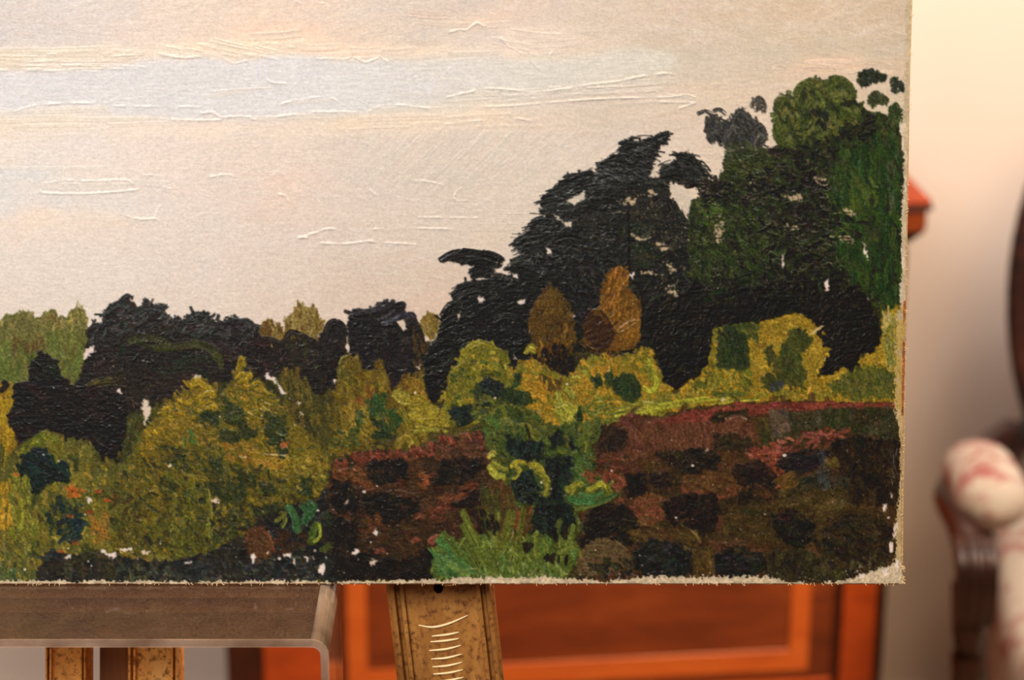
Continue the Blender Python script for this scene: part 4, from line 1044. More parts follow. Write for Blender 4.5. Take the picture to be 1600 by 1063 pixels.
for p, w, c in [([(448,790),(460,805),(464,832)],13,(58,90,52)),([(456,794),(462,812),(468,835)],9,(52,78,44)),([(472,790),(480,800),(474,820)],14,(52,82,48)),([(482,784),(490,795),(480,815)],12,(46,72,42)),([(494,788),(492,798),(486,806)],8,(54,80,48)),
                ([(486,850),(490,828),(498,816)],13,(70,86,32)),([(490,848),(500,838),(499,818)],7,(120,124,40)),([(500,860),(520,848),(528,824)],9,(60,66,30)),([(506,862),(524,850),(532,830)],6,(70,76,34)),([(510,800),(516,815),(520,835)],8,(38,46,28)),([(525,795),(530,815),(528,830)],7,(42,52,32)),([(438,800),(446,812),(440,825)],8,(92,92,40)),([(430,815),(440,808),(448,800)],7,(102,98,40))]:
    dab(leaf, p, w, c, h=1.1, br=.2, seed=int(p[0][0]*3+w))
ridge([(492,816),(499,820),(501,834),(496,846)], w=1.6, h=1.6, col=(168,170,60), alpha=.6)

# ---- bushes in the middle strip
b_mid = part('painted_bush', 'olive brown painted bushes in the middle strip')
P = [(517,640),(526,610),(528,580),(532,568),(540,558),(550,555),(560,560),(564,575),(574,582),(582,575),(590,560),(600,568),(606,590),(614,612),(622,600),(640,586),(656,578),(668,584),(670,620),(668,690),(640,700),(600,708),(560,712),(520,716),(512,700),(530,690)]
fill(b_mid, P, (86,68,24), rough=3, nscale=6, seed=301, h=.5, var=.1, col2=(104,86,30))
dabs(b_mid, P, 170, [(90,70,24),(104,86,28),(76,62,24),(116,96,32),(68,64,28)], L=15, w=7, ang=75, jit=40, h=.7, alpha=.85)
dabs(b_mid, [(530,565),(555,557),(564,575),(560,600),(530,600)], 16, [(92,80,28),(80,70,26)], L=13, w=7, ang=70, jit=40, h=.8, alpha=.9)
dab(b_mid, [(529,572),(534,560),(544,556)], 4, (120,112,46), h=1.1, seed=4)
dabs(b_mid, [(625,600),(660,590),(665,620),(625,625)], 20, [(112,84,30),(122,92,34)], L=15, w=7, ang=80, jit=20, h=.7, alpha=.85)
dabs(b_mid, [(575,610),(590,608),(580,640),(545,640)], 14, [(96,58,28),(110,66,30)], L=14, w=6, ang=80, jit=20, h=.6, alpha=.8)
dabs(b_mid, [(545,630),(578,620),(575,680),(520,700),(530,650)], 44, [(118,98,34),(106,88,32),(130,108,40)], L=15, w=7, ang=75, jit=40, h=.8, alpha=.88)
dabs(b_mid, [(580,610),(605,612),(600,640),(640,650),(620,665),(585,660),(576,640)], 44, [(52,68,34),(44,60,34),(62,72,34)], L=14, w=8, ang=80, jit=40, h=.9, br=.2, alpha=.9)
dabs(b_mid, [(555,640),(572,645),(570,675),(555,672)], 12, [(54,66,34),(66,76,38)], L=10, w=6, ang=60, jit=40, h=.8, alpha=.9)
dabs(b_mid, [(520,672),(562,672),(562,695),(515,700)], 34, [(58,68,34),(72,78,36),(66,66,32)], L=10, w=5, ang=60, jit=60, h=.7, alpha=.85)
dabs(b_mid, [(585,660),(605,656),(622,672),(616,685),(586,688)], 18, [(36,44,28),(44,52,30)], L=14, w=8, ang=40, jit=50, h=.8, alpha=.9)
dabs(b_mid, [(575,688),(618,682),(616,698),(580,702)], 12, [(50,46,28),(60,58,30)], L=14, w=5, ang=-8, jit=20, h=.7, alpha=.9)
YL = [(134,116,38),(122,106,34),(146,128,44)]
for p, w, c in [([(616,614),(628,616),(640,624)],14,(138,124,46)),([(614,618),(630,630),(645,630)],8,(150,136,54)),([(640,628),(652,622),(664,628)],13,(132,112,34)),([(684,626),(692,616),(700,622)],13,(140,118,36)),([(644,640),(664,636),(684,644)],18,(128,112,36)),([(640,652),(664,648),(690,658)],16,(136,118,40)),([(650,664),(676,660),(704,662)],14,(132,114,38)),([(690,645),(704,648),(712,656)],12,(136,112,36)),([(646,674),(676,672),(700,676)],9,(120,112,42)),([(622,700),(628,684),(642,680)],14,(116,96,38)),([(624,694),(634,684),(644,692)],10,(128,106,40)),([(640,700),(644,692),(644,688)],6,(158,152,60)),([(625,640),(632,650),(640,662)],12,(108,96,34))]:
    dab(b_mid, p, w, c, h=1.0, br=.16, seed=int(p[0][0]*3+w))
dabs(b_mid, [(640,630),(700,640),(712,665),(640,680)], 40, YL, L=11, w=4.5, ang=50, jit=70, h=1.0, br=.2, alpha=.75)
# ---- black fan-topped tree, centre
BLK = [(24,23,21),(30,28,25),(20,20,18),(36,34,31)]
def leaves(pid, lst, pal=BLK, w=9, h=1.2, br=.3, dry=.1, al=1.0):
    for k, p in enumerate(lst):
        dab(pid, p, w, pal[k % len(pal)], h=h, br=br, seed=int(p[0][0] * 7 + p[0][1]), dry=dry, alpha=al)

t_fan = part('painted_tree', 'black painted tree with a drooping fan at its top, centre')
P = [(716,446),(735,437),(760,436),(780,428),(800,432),(815,440),(830,452),(840,470),(842,520),(838,560),(820,580),(800,575),(790,560),(770,540),(745,530),(730,540),(715,565),(702,580),(696,600),(690,615),(684,630),(676,626),(668,610),(664,592),(668,575),(664,560),(672,540),(684,525),(690,510),(686,498),(692,484),(704,472),(708,458)]
fill(t_fan, P, (26,25,23), rough=3, nscale=5, seed=311, h=.8, var=.1)
dabs(t_fan, P, 150, BLK, L=16, w=6, ang=20, jit=60, h=.9, br=.25, alpha=.85)
fill(t_fan, [(688,406),(702,396),(720,391),(740,394),(760,394),(778,398),(787,408),(780,412),(770,409),(762,416),(774,424),(764,434),(740,435),(732,426),(740,416),(722,412),(708,409)], (24,23,21), rough=2, nscale=4, seed=312, h=1.0)
leaves(t_fan, [[(686,407),(704,396),(722,392)],[(690,408),(708,400),(730,397)],[(722,392),(742,394),(764,397)],[(728,398),(752,400),(778,408)],[(752,394),(772,398),(788,408)],[(720,412),(736,404),(752,402)],[(734,424),(752,420),(772,424)],[(736,432),(752,430),(768,432)],[(740,410),(756,414),(770,418)],[(764,412),(776,416),(784,412)],
   [(708,462),(720,448),(740,442)],[(712,468),(732,456),(752,452)],[(690,494),(700,478),(716,470)],[(692,502),(706,490),(724,484)],[(688,514),(700,502),(716,496)],[(770,430),(786,432),(802,442)],[(688,524),(704,516),(722,512)],[(672,546),(690,534),(708,526)],[(668,562),(684,552),(704,546)],[(664,576),(680,572),(700,566)],[(664,592),(680,588),(696,582)],[(720,524),(740,520),(760,524)],[(750,480),(770,472),(790,474)],[(770,500),(790,494),(810,498)],[(790,520),(806,516),(820,522)]], w=10)
dabs(t_fan, [(710,450),(770,438),(800,445),(770,470),(700,500),(690,500)], 50, [(60,60,56),(44,44,40),(36,36,32)], L=16, w=3.2, ang=-28, jit=20, h=1.0, br=.3, alpha=.6, dry=.3)
ridge([(688,408),(700,401),(716,396)], w=1.3, h=1.5, col=(120,120,114), alpha=.4)
dab(t_fan, [(672,600),(676,614),(678,628)], 14, (20,20,24), h=.8, seed=12)

# ---- the tall pine
def fans(pid, lst, pal, n=7, L=22, w=3.0, spread=34, h=1.2, dry=.12, seed=5):
    # bristle fans: each (x, y, angle) throws n thin strokes outwards
    r = np.random.RandomState(seed)
    for (x, y, a) in lst:
        for k in range(n):
            t = math.radians(a + spread * (r.rand() - .5)); l = L * (.6 + .6 * r.rand())
            ox, oy = r.randn(2) * 4.0
            c = pal[r.randint(len(pal))]
            dab(pid, [(x + ox - math.cos(t) * l * .5, y + oy - math.sin(t) * l * .5), (x + ox, y + oy - 1), (x + ox + math.cos(t) * l * .5, y + oy + math.sin(t) * l * .5)], w * (.7 + .6 * r.rand()), np.array(c, float) * (.9 + .2 * r.rand()), h=h, br=.3, seed=int(r.randint(1 << 30)), dry=dry, n=3, soft=1.0)

t_pine = part('painted_tree', 'tall black painted pine, right of the middle')
P = [(1046,208),(1030,208),(1027,214),(1002,219),(985,216),(974,218),(967,226),(970,236),(955,240),(946,250),(934,260),(936,270),(930,282),(930,268),(905,270),(886,273),(876,283),(870,292),(858,300),(848,307),(843,316),(845,330),(850,340),(838,342),(828,350),(829,360),(815,366),(802,378),(806,386),(818,393),(824,398),(806,402),(797,412),(796,424),(808,436),(812,450),(836,470),(842,520),(870,560),(930,540),(1010,560),(1020,500),(1040,470),(1070,470),(1090,440),(1080,400),(1076,360),(1070,345),(1062,330),(1052,318),(1046,300),(1040,288),(1052,284),(1070,290),(1090,296),(1112,290),(1108,272),(1096,262),(1102,266),(1096,256),(1082,240),(1060,239),(1056,252),(1044,258),(1032,262),(1028,274),(1016,276),(1020,262),(1024,248),(1026,235),(1040,225)]
fill(t_pine, P, (31,31,28), rough=5, nscale=4.5, seed=321, h=.8, var=.1, col2=(38,36,32))
dabs(t_pine, P, 420, [(4,(28,28,26)),(2,(36,35,32)),(1,(22,22,20)),(1,(44,44,38))], L=16, w=5.5, ang=8, jit=50, h=1.0, br=.28, alpha=.85)
leaves(t_pine, [[(1028,213),(1036,218),(1042,216)],[(1026,218),(1034,214),(1045,210)],[(970,222),(984,228),(1000,226)],[(1000,222),(1014,220),(1028,222)],[(968,232),(986,238),(1004,236)],[(988,240),(1006,232),(1026,228)],[(946,252),(964,246),(984,246)],[(938,258),(956,254),(976,256)],[(934,266),(954,262),(976,264)],[(934,274),(956,270),(980,272)],[(930,284),(954,278),(980,280)],[(984,250),(1004,246),(1022,246)],[(980,260),(1000,256),(1018,258)],[(984,270),(1002,268),(1014,272)],
   [(884,276),(900,274),(918,276)],[(874,286),(892,282),(912,284)],[(866,294),(884,290),(906,292)],[(908,274),(918,270),(928,268)],[(856,302),(872,298),(892,302)],[(846,312),(864,308),(884,308)],[(846,322),(862,316),(878,316)],[(846,332),(862,326),(876,324)],[(920,294),(942,290),(966,292)],[(918,306),(942,300),(968,302)],[(916,316),(940,312),(966,314)],[(872,338),(888,334),(908,340)],[(870,330),(886,342),(904,344)],[(912,322),(930,326),(950,330)],
   [(826,352),(842,346),(862,346)],[(828,362),(846,354),(866,354)],[(804,378),(822,368),(844,366)],[(804,384),(824,376),(848,372)],[(810,392),(830,384),(852,382)],[(800,408),(816,402),(836,404)],[(796,420),(814,412),(834,412)],[(866,362),(884,360),(904,366)],[(868,376),(888,370),(910,376)],
   [(1034,264),(1048,260),(1060,258)],[(1034,272),(1050,268),(1068,270)],[(1036,280),(1052,276),(1070,280)],[(1058,244),(1072,244),(1086,250)],[(1058,252),(1074,252),(1090,260)],[(1064,260),(1080,262),(1098,270)],[(1070,272),(1086,274),(1102,282)],[(1080,284),(1096,286),(1110,290)]], w=9, pal=[(28,28,26),(34,34,32),(42,42,40),(26,26,24)], br=.4, dry=.14)
PB = [(26,26,24),(34,34,31),(24,24,22),(44,44,40)]
fans(t_pine, [(1036,214,150),(1014,222,165),(990,224,185),(976,230,170),(970,244,165),(954,254,165),(948,264,170),(944,276,172),(940,288,175),(916,274,165),(894,278,165),(880,288,160),(868,298,160),(856,308,160),(852,320,165),(854,332,170),(834,350,165),(834,362,165),(816,374,160),(812,384,165),(822,396,165),(808,408,165),(804,420,170),(900,300,165),(920,310,168),(876,318,160),(890,334,165),(860,352,165),(880,360,168),(850,376,165),(870,390,165),(840,400,165),(960,300,175),(990,290,175),(1010,262,185),(1020,240,190)], PB, n=9, seed=31)
fans(t_pine, [(1046,262,170),(1062,246,20),(1080,250,30),(1094,262,35),(1060,270,10),(1084,280,20),(1104,286,20),(1040,290,200),(1066,345,40),(1074,360,40),(1060,330,60),(1050,318,60),(1072,380,20)], PB, n=9, seed=32)
dabs(t_pine, [(935,262),(1024,220),(1016,280),(935,292)], 70, [(66,66,64),(46,46,44),(36,36,34)], L=18, w=2.6, ang=12, jit=18, h=1.3, br=.3, alpha=.75, dry=.3)
dabs(t_pine, [(850,305),(925,272),(915,310),(850,345)], 50, [(70,70,64),(44,46,42)], L=14, w=2.4, ang=-10, jit=20, h=1.3, br=.3, alpha=.75, dry=.3)
dabs(t_pine, [(805,365),(870,345),(860,400),(800,420)], 50, [(68,68,62),(44,46,42)], L=15, w=2.4, ang=-12, jit=20, h=1.3, br=.3, alpha=.75, dry=.3)
dabs(t_pine, [(1030,255),(1100,250),(1108,290),(1035,285)], 40, [(62,60,52),(50,48,42),(40,40,36)], L=12, w=3.5, ang=25, jit=40, h=.9, br=.3, alpha=.6, dry=.35)
dabs(t_pine, [(985,325),(1050,310),(1072,350),(1060,390),(1000,400),(960,370)], 90, [(50,46,34),(44,42,34),(58,52,40),(34,34,30)], L=12, w=5, ang=40, jit=60, h=.9, br=.3, alpha=.75, dry=.2)
dabs(t_pine, [(985,350),(1020,350),(1015,375),(985,372)], 14, [(44,50,38),(52,58,44)], L=13, w=5, ang=-40, jit=40, h=.9, alpha=.8, dry=.2)
dabs(t_pine, [(990,378),(1024,378),(1030,410),(992,420)], 24, [(34,38,28),(42,46,34)], L=16, w=7, ang=5, jit=30, h=.8, alpha=.9)
dabs(t_pine, [(1000,425),(1060,430),(1070,480),(1010,490),(990,460)], 60, [(30,28,24),(24,23,21),(36,34,28)], L=14, w=6, ang=20, jit=60, h=.9, br=.2, alpha=.9)
dabs(t_pine, [(830,400),(900,390),(960,400),(950,460),(900,520),(880,470),(840,450)], 90, [(30,29,28),(40,37,36),(26,25,24)], L=18, w=6, ang=40, jit=40, h=.8, br=.2, alpha=.85)
for q, sd in [([(1046,288),(1060,290),(1080,300),(1083,316),(1077,335),(1066,326),(1054,312)],1),([(886,313),(900,306),(914,298),(912,311),(900,320),(890,318)],2),([(880,347),(895,347),(893,354),(885,355)],3),([(864,334),(872,338),(880,347),(872,343)],4),([(1022,262),(1026,248),(1029,244),(1028,262),(1022,276),(1013,277)],5)]:
    fill(sky, q, (203,186,164), rough=1.8, nscale=3, seed=330 + sd, h=.1)
for q, sd in [([(968,316),(982,308),(996,310),(990,320),(984,316),(976,322)],1),([(966,332),(977,333),(976,337)],2),([(984,366),(994,376),(1008,377),(1018,368),(1010,372),(996,370)],3),([(1024,378),(1040,381),(1045,388),(1034,396),(1030,386)],4),([(996,424),(1034,426),(1034,429),(998,427)],5),([(1034,410),(1048,412),(1060,425),(1050,426)],6),([(1036,448),(1054,446),(1062,462),(1054,466)],7),([(1010,300),(1020,296),(1026,304),(1014,306)],8)]:
    fill(sky, q, (178,154,118), rough=3, nscale=3, seed=340 + sd, dry=.42)
specks([(990,300),(1070,310),(1075,470),(1000,440)], 170, (168,144,108), .6, 1.6, 341, .6, .1)
ridge([(981,330),(982,370),(981,425)], w=3.6, h=.5, col=(16,15,14), alpha=.95, k=3)
ridge([(884,396),(884,440),(885,470)], w=3, h=.4, col=(17,16,15), alpha=.8, k=3)

# ---- autumn brown trees in front of the pine
t_rust = part('painted_tree', 'rust brown painted tree with an upright crown before the black pine')
P = [(940,446),(948,428),(960,417),(974,417),(980,428),(980,446),(990,458),(1000,468),(1003,500),(1000,530),(988,546),(965,552),(945,546),(925,550),(912,530),(913,505),(920,486),(936,480),(938,462)]
fill(t_rust, P, (84,56,22), rough=2.5, nscale=5, seed=351, h=.8, var=.1, col2=(104,70,26))
dabs(t_rust, [(942,446),(962,418),(978,420),(980,446),(960,480),(942,480)], 44, [(118,76,28),(104,68,26),(132,88,34),(92,60,24)], L=17, w=4.5, ang=-65, jit=22, h=1.2, br=.25, alpha=.85)
dabs(t_rust, [(955,465),(1000,465),(1002,510),(985,540),(960,510)], 54, [(112,76,28),(96,64,24),(124,84,34)], L=16, w=4.5, ang=-72, jit=25, h=1.2, br=.25, alpha=.85)
Q = [(920,486),(940,485),(952,500),(963,522),(956,536),(946,550),(926,548),(914,530),(914,508)]
fill(t_rust, Q, (56,38,20), rough=1.2, nscale=4, seed=352, h=.6, var=.06)
dabs(t_rust, Q, 20, [(60,40,20),(52,36,20)], L=18, w=6, ang=-25, jit=15, h=.5, br=.1, alpha=.7)
dab(t_rust, [(928,490),(940,492),(950,506)], 7, (84,56,28), h=.9, seed=3)
for p in [[(920,484),(932,484),(944,484)],[(944,486),(956,504),(966,520)],[(912,530),(920,542),(934,547)],[(968,520),(980,514),(1000,500)],[(966,516),(982,504),(998,500)]]:
    ridge(p, w=1.6, h=1.8, col=(150,124,88), alpha=.5)
dabs(t_rust, [(905,520),(930,548),(960,550),(960,565),(915,560)], 20, [(70,50,24),(88,62,28),(54,40,22)], L=12, w=5, ang=20, jit=60, h=.8, alpha=.85)
t_br = part('painted_tree', 'dull brown painted tree left of the rust brown one')
P = [(842,464),(852,450),(862,447),(872,452),(880,462),(886,470),(892,490),(897,510),(899,535),(888,556),(862,566),(842,560),(830,540),(826,505),(832,480)]
fill(t_br, P, (74,54,22), rough=3, nscale=5, seed=361, h=.8, var=.1, col2=(92,66,26))
dabs(t_br, P, 90, [(84,60,24),(68,50,22),(100,72,28),(56,44,20),(112,80,30)], L=14, w=4.5, ang=-75, jit=35, h=1.1, br=.25, alpha=.85)
dabs(t_br, [(850,550),(880,540),(898,560),(890,595),(862,600),(845,575)], 50, [(32,25,18),(40,30,18),(28,23,18)], L=14, w=7, ang=80, jit=40, h=.8, br=.15, alpha=.95)
dabs(t_br, [(830,560),(850,565),(855,590),(835,590)], 14, [(58,42,20),(70,50,22)], L=14, w=5, ang=70, jit=30, h=.7, alpha=.85)

# ---- tall green tree at the right and its dark neighbours
t_green = part('painted_tree', 'big green painted tree at the right edge of the picture')
P = [(1212,151),(1222,148),(1238,152),(1240,140),(1252,128),(1266,121),(1284,124),(1292,130),(1296,120),(1304,117),(1318,121),(1330,131),(1338,143),(1341,160),(1354,170),(1372,176),(1386,180),(1392,178),(1400,190),(1408,215),(1412,250),(1410,320),(1408,420),(1404,480),(1380,500),(1360,470),(1300,440),(1200,450),(1100,470),(1080,440),(1076,400),(1074,361),(1076,335),(1081,316),(1100,300),(1124,275),(1130,262),(1130,245),(1142,236),(1166,232),(1196,234),(1216,230),(1207,212),(1206,205),(1210,190),(1207,170)]
fill(t_green, P, (44,48,28), rough=3, nscale=5, seed=371, h=.8, var=.1, col2=(38,42,27))
dabs(t_green, P, 500, [(3,(46,52,28)),(2,(38,46,27)),(2,(56,60,32)),(1,(32,36,25))], L=15, w=7, ang=60, jit=60, h=.8, br=.2, alpha=.8)
dabs(t_green, [(1212,155),(1264,124),(1318,122),(1340,160),(1370,180),(1300,215),(1230,235),(1208,210)], 150, [(74,78,38),(64,70,34),(84,84,44),(56,62,32)], L=13, w=8, ang=75, jit=60, h=.9, br=.22, alpha=.8)
leaves(t_green, [[(1242,150),(1250,134),(1266,126)],[(1266,126),(1280,128),(1286,142)],[(1298,140),(1300,124),(1312,122)],[(1312,122),(1328,134),(1334,152)],[(1212,160),(1222,152),(1236,158)],[(1210,200),(1214,214),(1222,224)],[(1212,180),(1214,192),(1220,204)],[(1300,150),(1316,146),(1330,156)]], w=12, pal=[(70,76,36),(80,80,42),(62,70,32)], br=.22, dry=.05, al=.8)
RG = [(1310,240),(1370,190),(1402,215),(1406,480),(1360,460),(1310,430),(1290,360),(1295,280)]
dabs(t_green, RG, 240, [(38,54,27),(44,60,28),(34,48,26),(50,62,28)], L=24, w=9, ang=78, jit=22, h=.8, br=.16, alpha=.8)
dabs(t_green, [(1330,280),(1370,280),(1370,330),(1330,330)], 24, [(58,68,30),(64,76,34)], L=20, w=7, ang=78, jit=20, h=.8, alpha=.7)
dabs(t_green, [(1385,200),(1405,210),(1410,300),(1390,330)], 30, [(62,66,44),(72,74,52),(50,56,38)], L=16, w=5, ang=85, jit=15, h=.7, alpha=.7, dry=.3)
dabs(t_green, [(1130,240),(1200,232),(1216,250),(1200,285),(1130,280)], 60, [(46,52,26),(54,56,26),(38,42,25)], L=18, w=6, ang=12, jit=25, h=1.1, br=.25, alpha=.85)
dabs(t_green, [(1085,310),(1190,310),(1200,380),(1190,440),(1090,440),(1078,360)], 150, [(42,52,25),(50,60,28),(36,42,24),(30,32,23)], L=17, w=7, ang=70, jit=40, h=1.0, br=.22, alpha=.85)
dabs(t_green, [(1090,320),(1130,310),(1125,340),(1095,345)], 18, [(56,70,32),(64,78,36)], L=13, w=6, ang=30, jit=40, h=1.0, alpha=.8)
dk = part('painted_tree', 'blackish brown painted foliage between the green tree and the pine')
for q, n in [([(1206,232),(1260,230),(1300,215),(1330,200),(1366,185),(1372,200),(1340,225),(1310,238),(1295,290),(1290,330),(1220,320),(1190,300),(1200,260)],170),([(1104,282),(1190,276),(1230,300),(1200,320),(1100,316),(1084,308)],110),([(1180,320),(1300,320),(1310,430),(1290,450),(1190,450),(1196,380)],210)]:
    dabs(dk, q, n, [(28,27,23),(34,31,26),(40,36,28),(24,24,21),(38,42,27)], L=15, w=7, ang=15, jit=60, h=1.0, br=.25, alpha=.85)
dabs(dk, [(1250,270),(1282,268),(1284,292),(1250,292)], 14, [(24,22,22)], L=12, w=8, ang=60, jit=60, h=.8, alpha=.9)
dabs(dk, [(1225,330),(1310,318),(1350,350),(1340,380),(1260,370)], 50, [(32,30,25),(40,42,27),(30,28,28)], L=15, w=7, ang=30, jit=40, h=.9, alpha=.85)
dabs(dk, [(1272,176),(1292,178),(1290,198),(1272,198)], 8, [(34,36,28)], L=12, w=9, ang=60, jit=60, h=.8, alpha=.85)
dabs(dk, [(1325,186),(1372,180),(1368,206),(1318,210)], 18, [(34,32,27),(40,40,29)], L=14, w=7, ang=-20, jit=30, h=.8, alpha=.85)
specks([(1100,280),(1200,270),(1300,230),(1320,440),(1180,450),(1085,430)], 330, (178,158,124), .5, 1.3, 372, .55, .2)
for q, sd in [([(1222,306),(1250,304),(1252,314),(1230,312)],1),([(1172,282),(1180,280),(1181,288),(1174,288)],2),([(1292,370),(1330,368),(1334,378),(1300,374)],3),([(1112,340),(1130,336),(1130,375),(1120,380)],4),([(1270,275),(1290,278),(1291,290),(1280,288)],5),([(1308,320),(1336,330),(1334,340)],6),([(1225,352),(1250,350),(1240,362)],7)]:
    fill(sky, q, (170,146,112), rough=4, nscale=3, seed=380 + sd, dry=.5)
_r = np.random.RandomState(78)
for k in range(120):
    x_ = 1090 + _r.rand() * 210; y_ = 240 + _r.rand() * 200; l_ = 5 + _r.rand() * 9
    ridge([(x_, y_), (x_ + l_ * .5, y_ + 2), (x_ + l_, y_ + 1.5 + _r.randn())], w=1.2, h=1.3, col=(150,146,120), alpha=.3, k=2)

# ---- loose leaf clusters above
gr = part('painted_foliage', 'grey dry-brushed painted foliage beside the green tree')
Q = [(1104,188),(1114,182),(1130,188),(1146,184),(1152,171),(1158,170),(1170,180),(1178,188),(1190,194),(1198,208),(1196,226),(1180,232),(1154,230),(1136,230),(1118,222),(1108,222),(1103,206)]
fill(gr, Q, (62,60,55), rough=4, nscale=4, seed=373, h=.6, dry=.2, ang=60, streak=.2)
fill(gr, [(1171,166),(1176,154),(1184,149),(1192,154),(1198,168),(1197,178),(1188,172),(1180,174)], (72,66,58), rough=2, nscale=3, seed=374, h=.5, dry=.3, ang=80, streak=.2)
dabs(gr, Q, 90, [(62,60,55),(52,51,47),(74,70,63),(44,43,40)], L=15, w=5.5, ang=60, jit=40, h=.8, br=.3, alpha=.95, dry=.05)
dabs(gr, Q, 60, [(54,52,48),(46,45,42)], L=13, w=5, ang=70, jit=40, h=.8, br=.3, alpha=.9, dry=.1)
leaves(gr, [[(1090,178),(1102,174),(1114,179)],[(1114,174),(1124,171),(1136,180)],[(1104,196),(1110,186),(1124,188)],[(1106,214),(1114,206),(1124,200)],[(1146,188),(1156,174),(1168,182)],[(1130,222),(1140,206),(1150,196)],[(1176,206),(1188,196),(1198,212)],[(1180,222),(1188,210),(1196,216)]], w=8, pal=[(54,52,48),(66,63,58)], dry=.25)
leaves(gr, [[(1184,152),(1178,162),(1174,170)],[(1184,151),(1184,164),(1182,176)],[(1185,151),(1190,162),(1192,178)],[(1186,151),(1194,158),(1198,170)],[(1180,156),(1184,152),(1192,156)]], w=5, pal=[(70,64,56),(58,54,48)], dry=.25, al=.85)
dabs(gr, [(1130,228),(1170,222),(1196,230),(1190,250),(1140,250)], 24, [(50,54,36),(60,64,44)], L=14, w=6, ang=30, jit=40, h=.8, alpha=.75)
lf = part('painted_foliage', 'dark green painted leaf clusters near the top right corner of the picture')
for q, n, c in [([(1340,126),(1342,113),(1354,107),(1368,111),(1384,118),(1387,125),(1374,131),(1362,128),(1354,136),(1343,134)],30,[(44,48,36),(36,40,32),(54,56,44)]),([(1390,126),(1398,121),(1406,126),(1414,132),(1413,140),(1402,146),(1392,140)],18,[(52,54,44),(42,46,36)]),([(1357,150),(1366,143),(1380,147),(1390,158),(1386,164),(1372,162),(1362,170),(1357,160)],22,[(56,60,38),(48,54,34),(66,68,44)]),([(1388,168),(1398,160),(1408,168),(1414,180),(1410,190),(1400,198),(1388,190)],24,[(54,62,34),(46,56,32),(68,72,44)])]:
    fill(lf, q, c[0], rough=2.6, nscale=3.5, seed=int(q[0][0]), h=.6, dry=.2)
    dabs(lf, q, n, c, L=8, w=5, ang=40, jit=80, h=.9, br=.25, alpha=.85, dry=.1)

# ---- yellow gap between the trees at right
yel_gap = part('painted_bush', 'ochre yellow painted gap under the trees at right')
P = [(1172,520),(1185,505),(1200,498),(1236,487),(1256,492),(1290,520),(1300,560),(1330,580),(1345,560),(1372,540),(1376,500),(1392,485),(1407,478),(1407,640),(1175,640),(1110,636),(1060,640),(1060,610),(1105,560),(1112,500)]
fill(yel_gap, P, (146,116,36), rough=3, nscale=6, seed=391, h=.5, var=.08, col2=(132,106,36))
dabs(yel_gap, P, 170, [(150,118,36),(138,110,36),(162,128,42),(124,102,36)], L=15, w=7, ang=55, jit=60, h=.8, br=.14, alpha=.8)
dabs(yel_gap, [(1374,500),(1390,482),(1408,478),(1408,580),(1388,580)], 40, [(172,148,80),(156,136,66),(184,160,98),(128,116,56)], L=18, w=6, ang=85, jit=15, h=.6, alpha=.8)
dabs(yel_gap, [(1378,520),(1400,510),(1400,570),(1382,575)], 30, [(98,96,46),(112,108,52)], L=16, w=6, ang=85, jit=15, h=.6, alpha=.7, dry=.3)
dabs(yel_gap, [(1110,560),(1170,575),(1175,625),(1065,635),(1090,600)], 70, [(100,92,34),(84,82,32),(120,106,38),(70,74,30)], L=16, w=7, ang=75, jit=40, h=.7, alpha=.85)
sh = part('painted_bush', 'dark olive painted shrubs in the yellow gap at right')
for q, n in [([(1232,516),(1246,512),(1264,522),(1270,534),(1258,548),(1246,550)],14),([(1218,545),(1234,520),(1248,550),(1256,570),(1262,596),(1248,602),(1216,600),(1206,580)],34),([(1194,545),(1206,538),(1212,560),(1200,570)],8),([(1186,588),(1206,586),(1222,602),(1214,614),(1192,606)],14),([(1225,585),(1250,588),(1262,608),(1235,608)],14)]:
    blob(sh, q, n, [(60,62,30),(52,56,30),(70,70,34),(46,48,30)], L=16, w=8, ang=70, jit=35, h=.9, br=.16, alpha=.9)
blob(sh, [(1122,492),(1150,486),(1188,494),(1186,515),(1170,530),(1122,520)], 20, [(62,66,31),(50,56,29),(84,84,36)], L=13, w=7, ang=60, jit=40, h=.8)
blob(sh, [(1120,516),(1140,508),(1168,525),(1172,575),(1150,580),(1120,575)], 50, [(40,48,30),(46,54,32),(36,42,28)], L=18, w=9, ang=75, jit=30, h=.8, alpha=.9)
dabs(sh, [(1122,500),(1132,498),(1124,522),(1116,560),(1108,565),(1110,520)], 16, [(104,98,36),(116,108,40),(92,88,36)], L=14, w=5, ang=75, jit=35, h=.9, alpha=.9)
dabs(sh, [(1152,495),(1185,505),(1182,530),(1165,525)], 14, [(74,78,34),(92,92,38),(60,66,32)], L=15, w=6, ang=60, jit=30, h=.9, alpha=.9)
dabs(sh, [(1205,600),(1222,600),(1220,616),(1206,614)], 6, [(44,46,44),(52,54,54)], L=10, w=7, ang=60, jit=50, h=.8)
blob(sh, [(1335,575),(1360,570),(1405,585),(1402,620),(1340,625),(1290,612),(1300,598)], 66, [(84,82,36),(70,74,34),(98,92,42),(62,66,34)], L=15, w=7, ang=50, jit=60, h=.8, br=.2, alpha=.85, rough=6)
t_blk = part('painted_tree', 'black painted tree trunk mass right of the pine')
P = [(1002,505),(1012,482),(1036,462),(1060,470),(1084,440),(1120,452),(1180,446),(1184,500),(1160,505),(1128,505),(1112,520),(1110,545),(1104,565),(1090,590),(1068,596),(1060,608),(1048,613),(1042,604),(1036,585),(1026,560),(1016,540),(1006,525)]
fill(t_blk, P, (24,22,19), rough=3, nscale=5, seed=401, h=.8, var=.1)
dabs(t_blk, P, 150, [(24,22,19),(30,27,22),(20,19,17),(36,32,24)], L=16, w=7, ang=-40, jit=50, h=.9, br=.2, alpha=.85)
t_blk2 = part('painted_tree', 'black painted tree at right with two ragged lobes over the yellow gap')
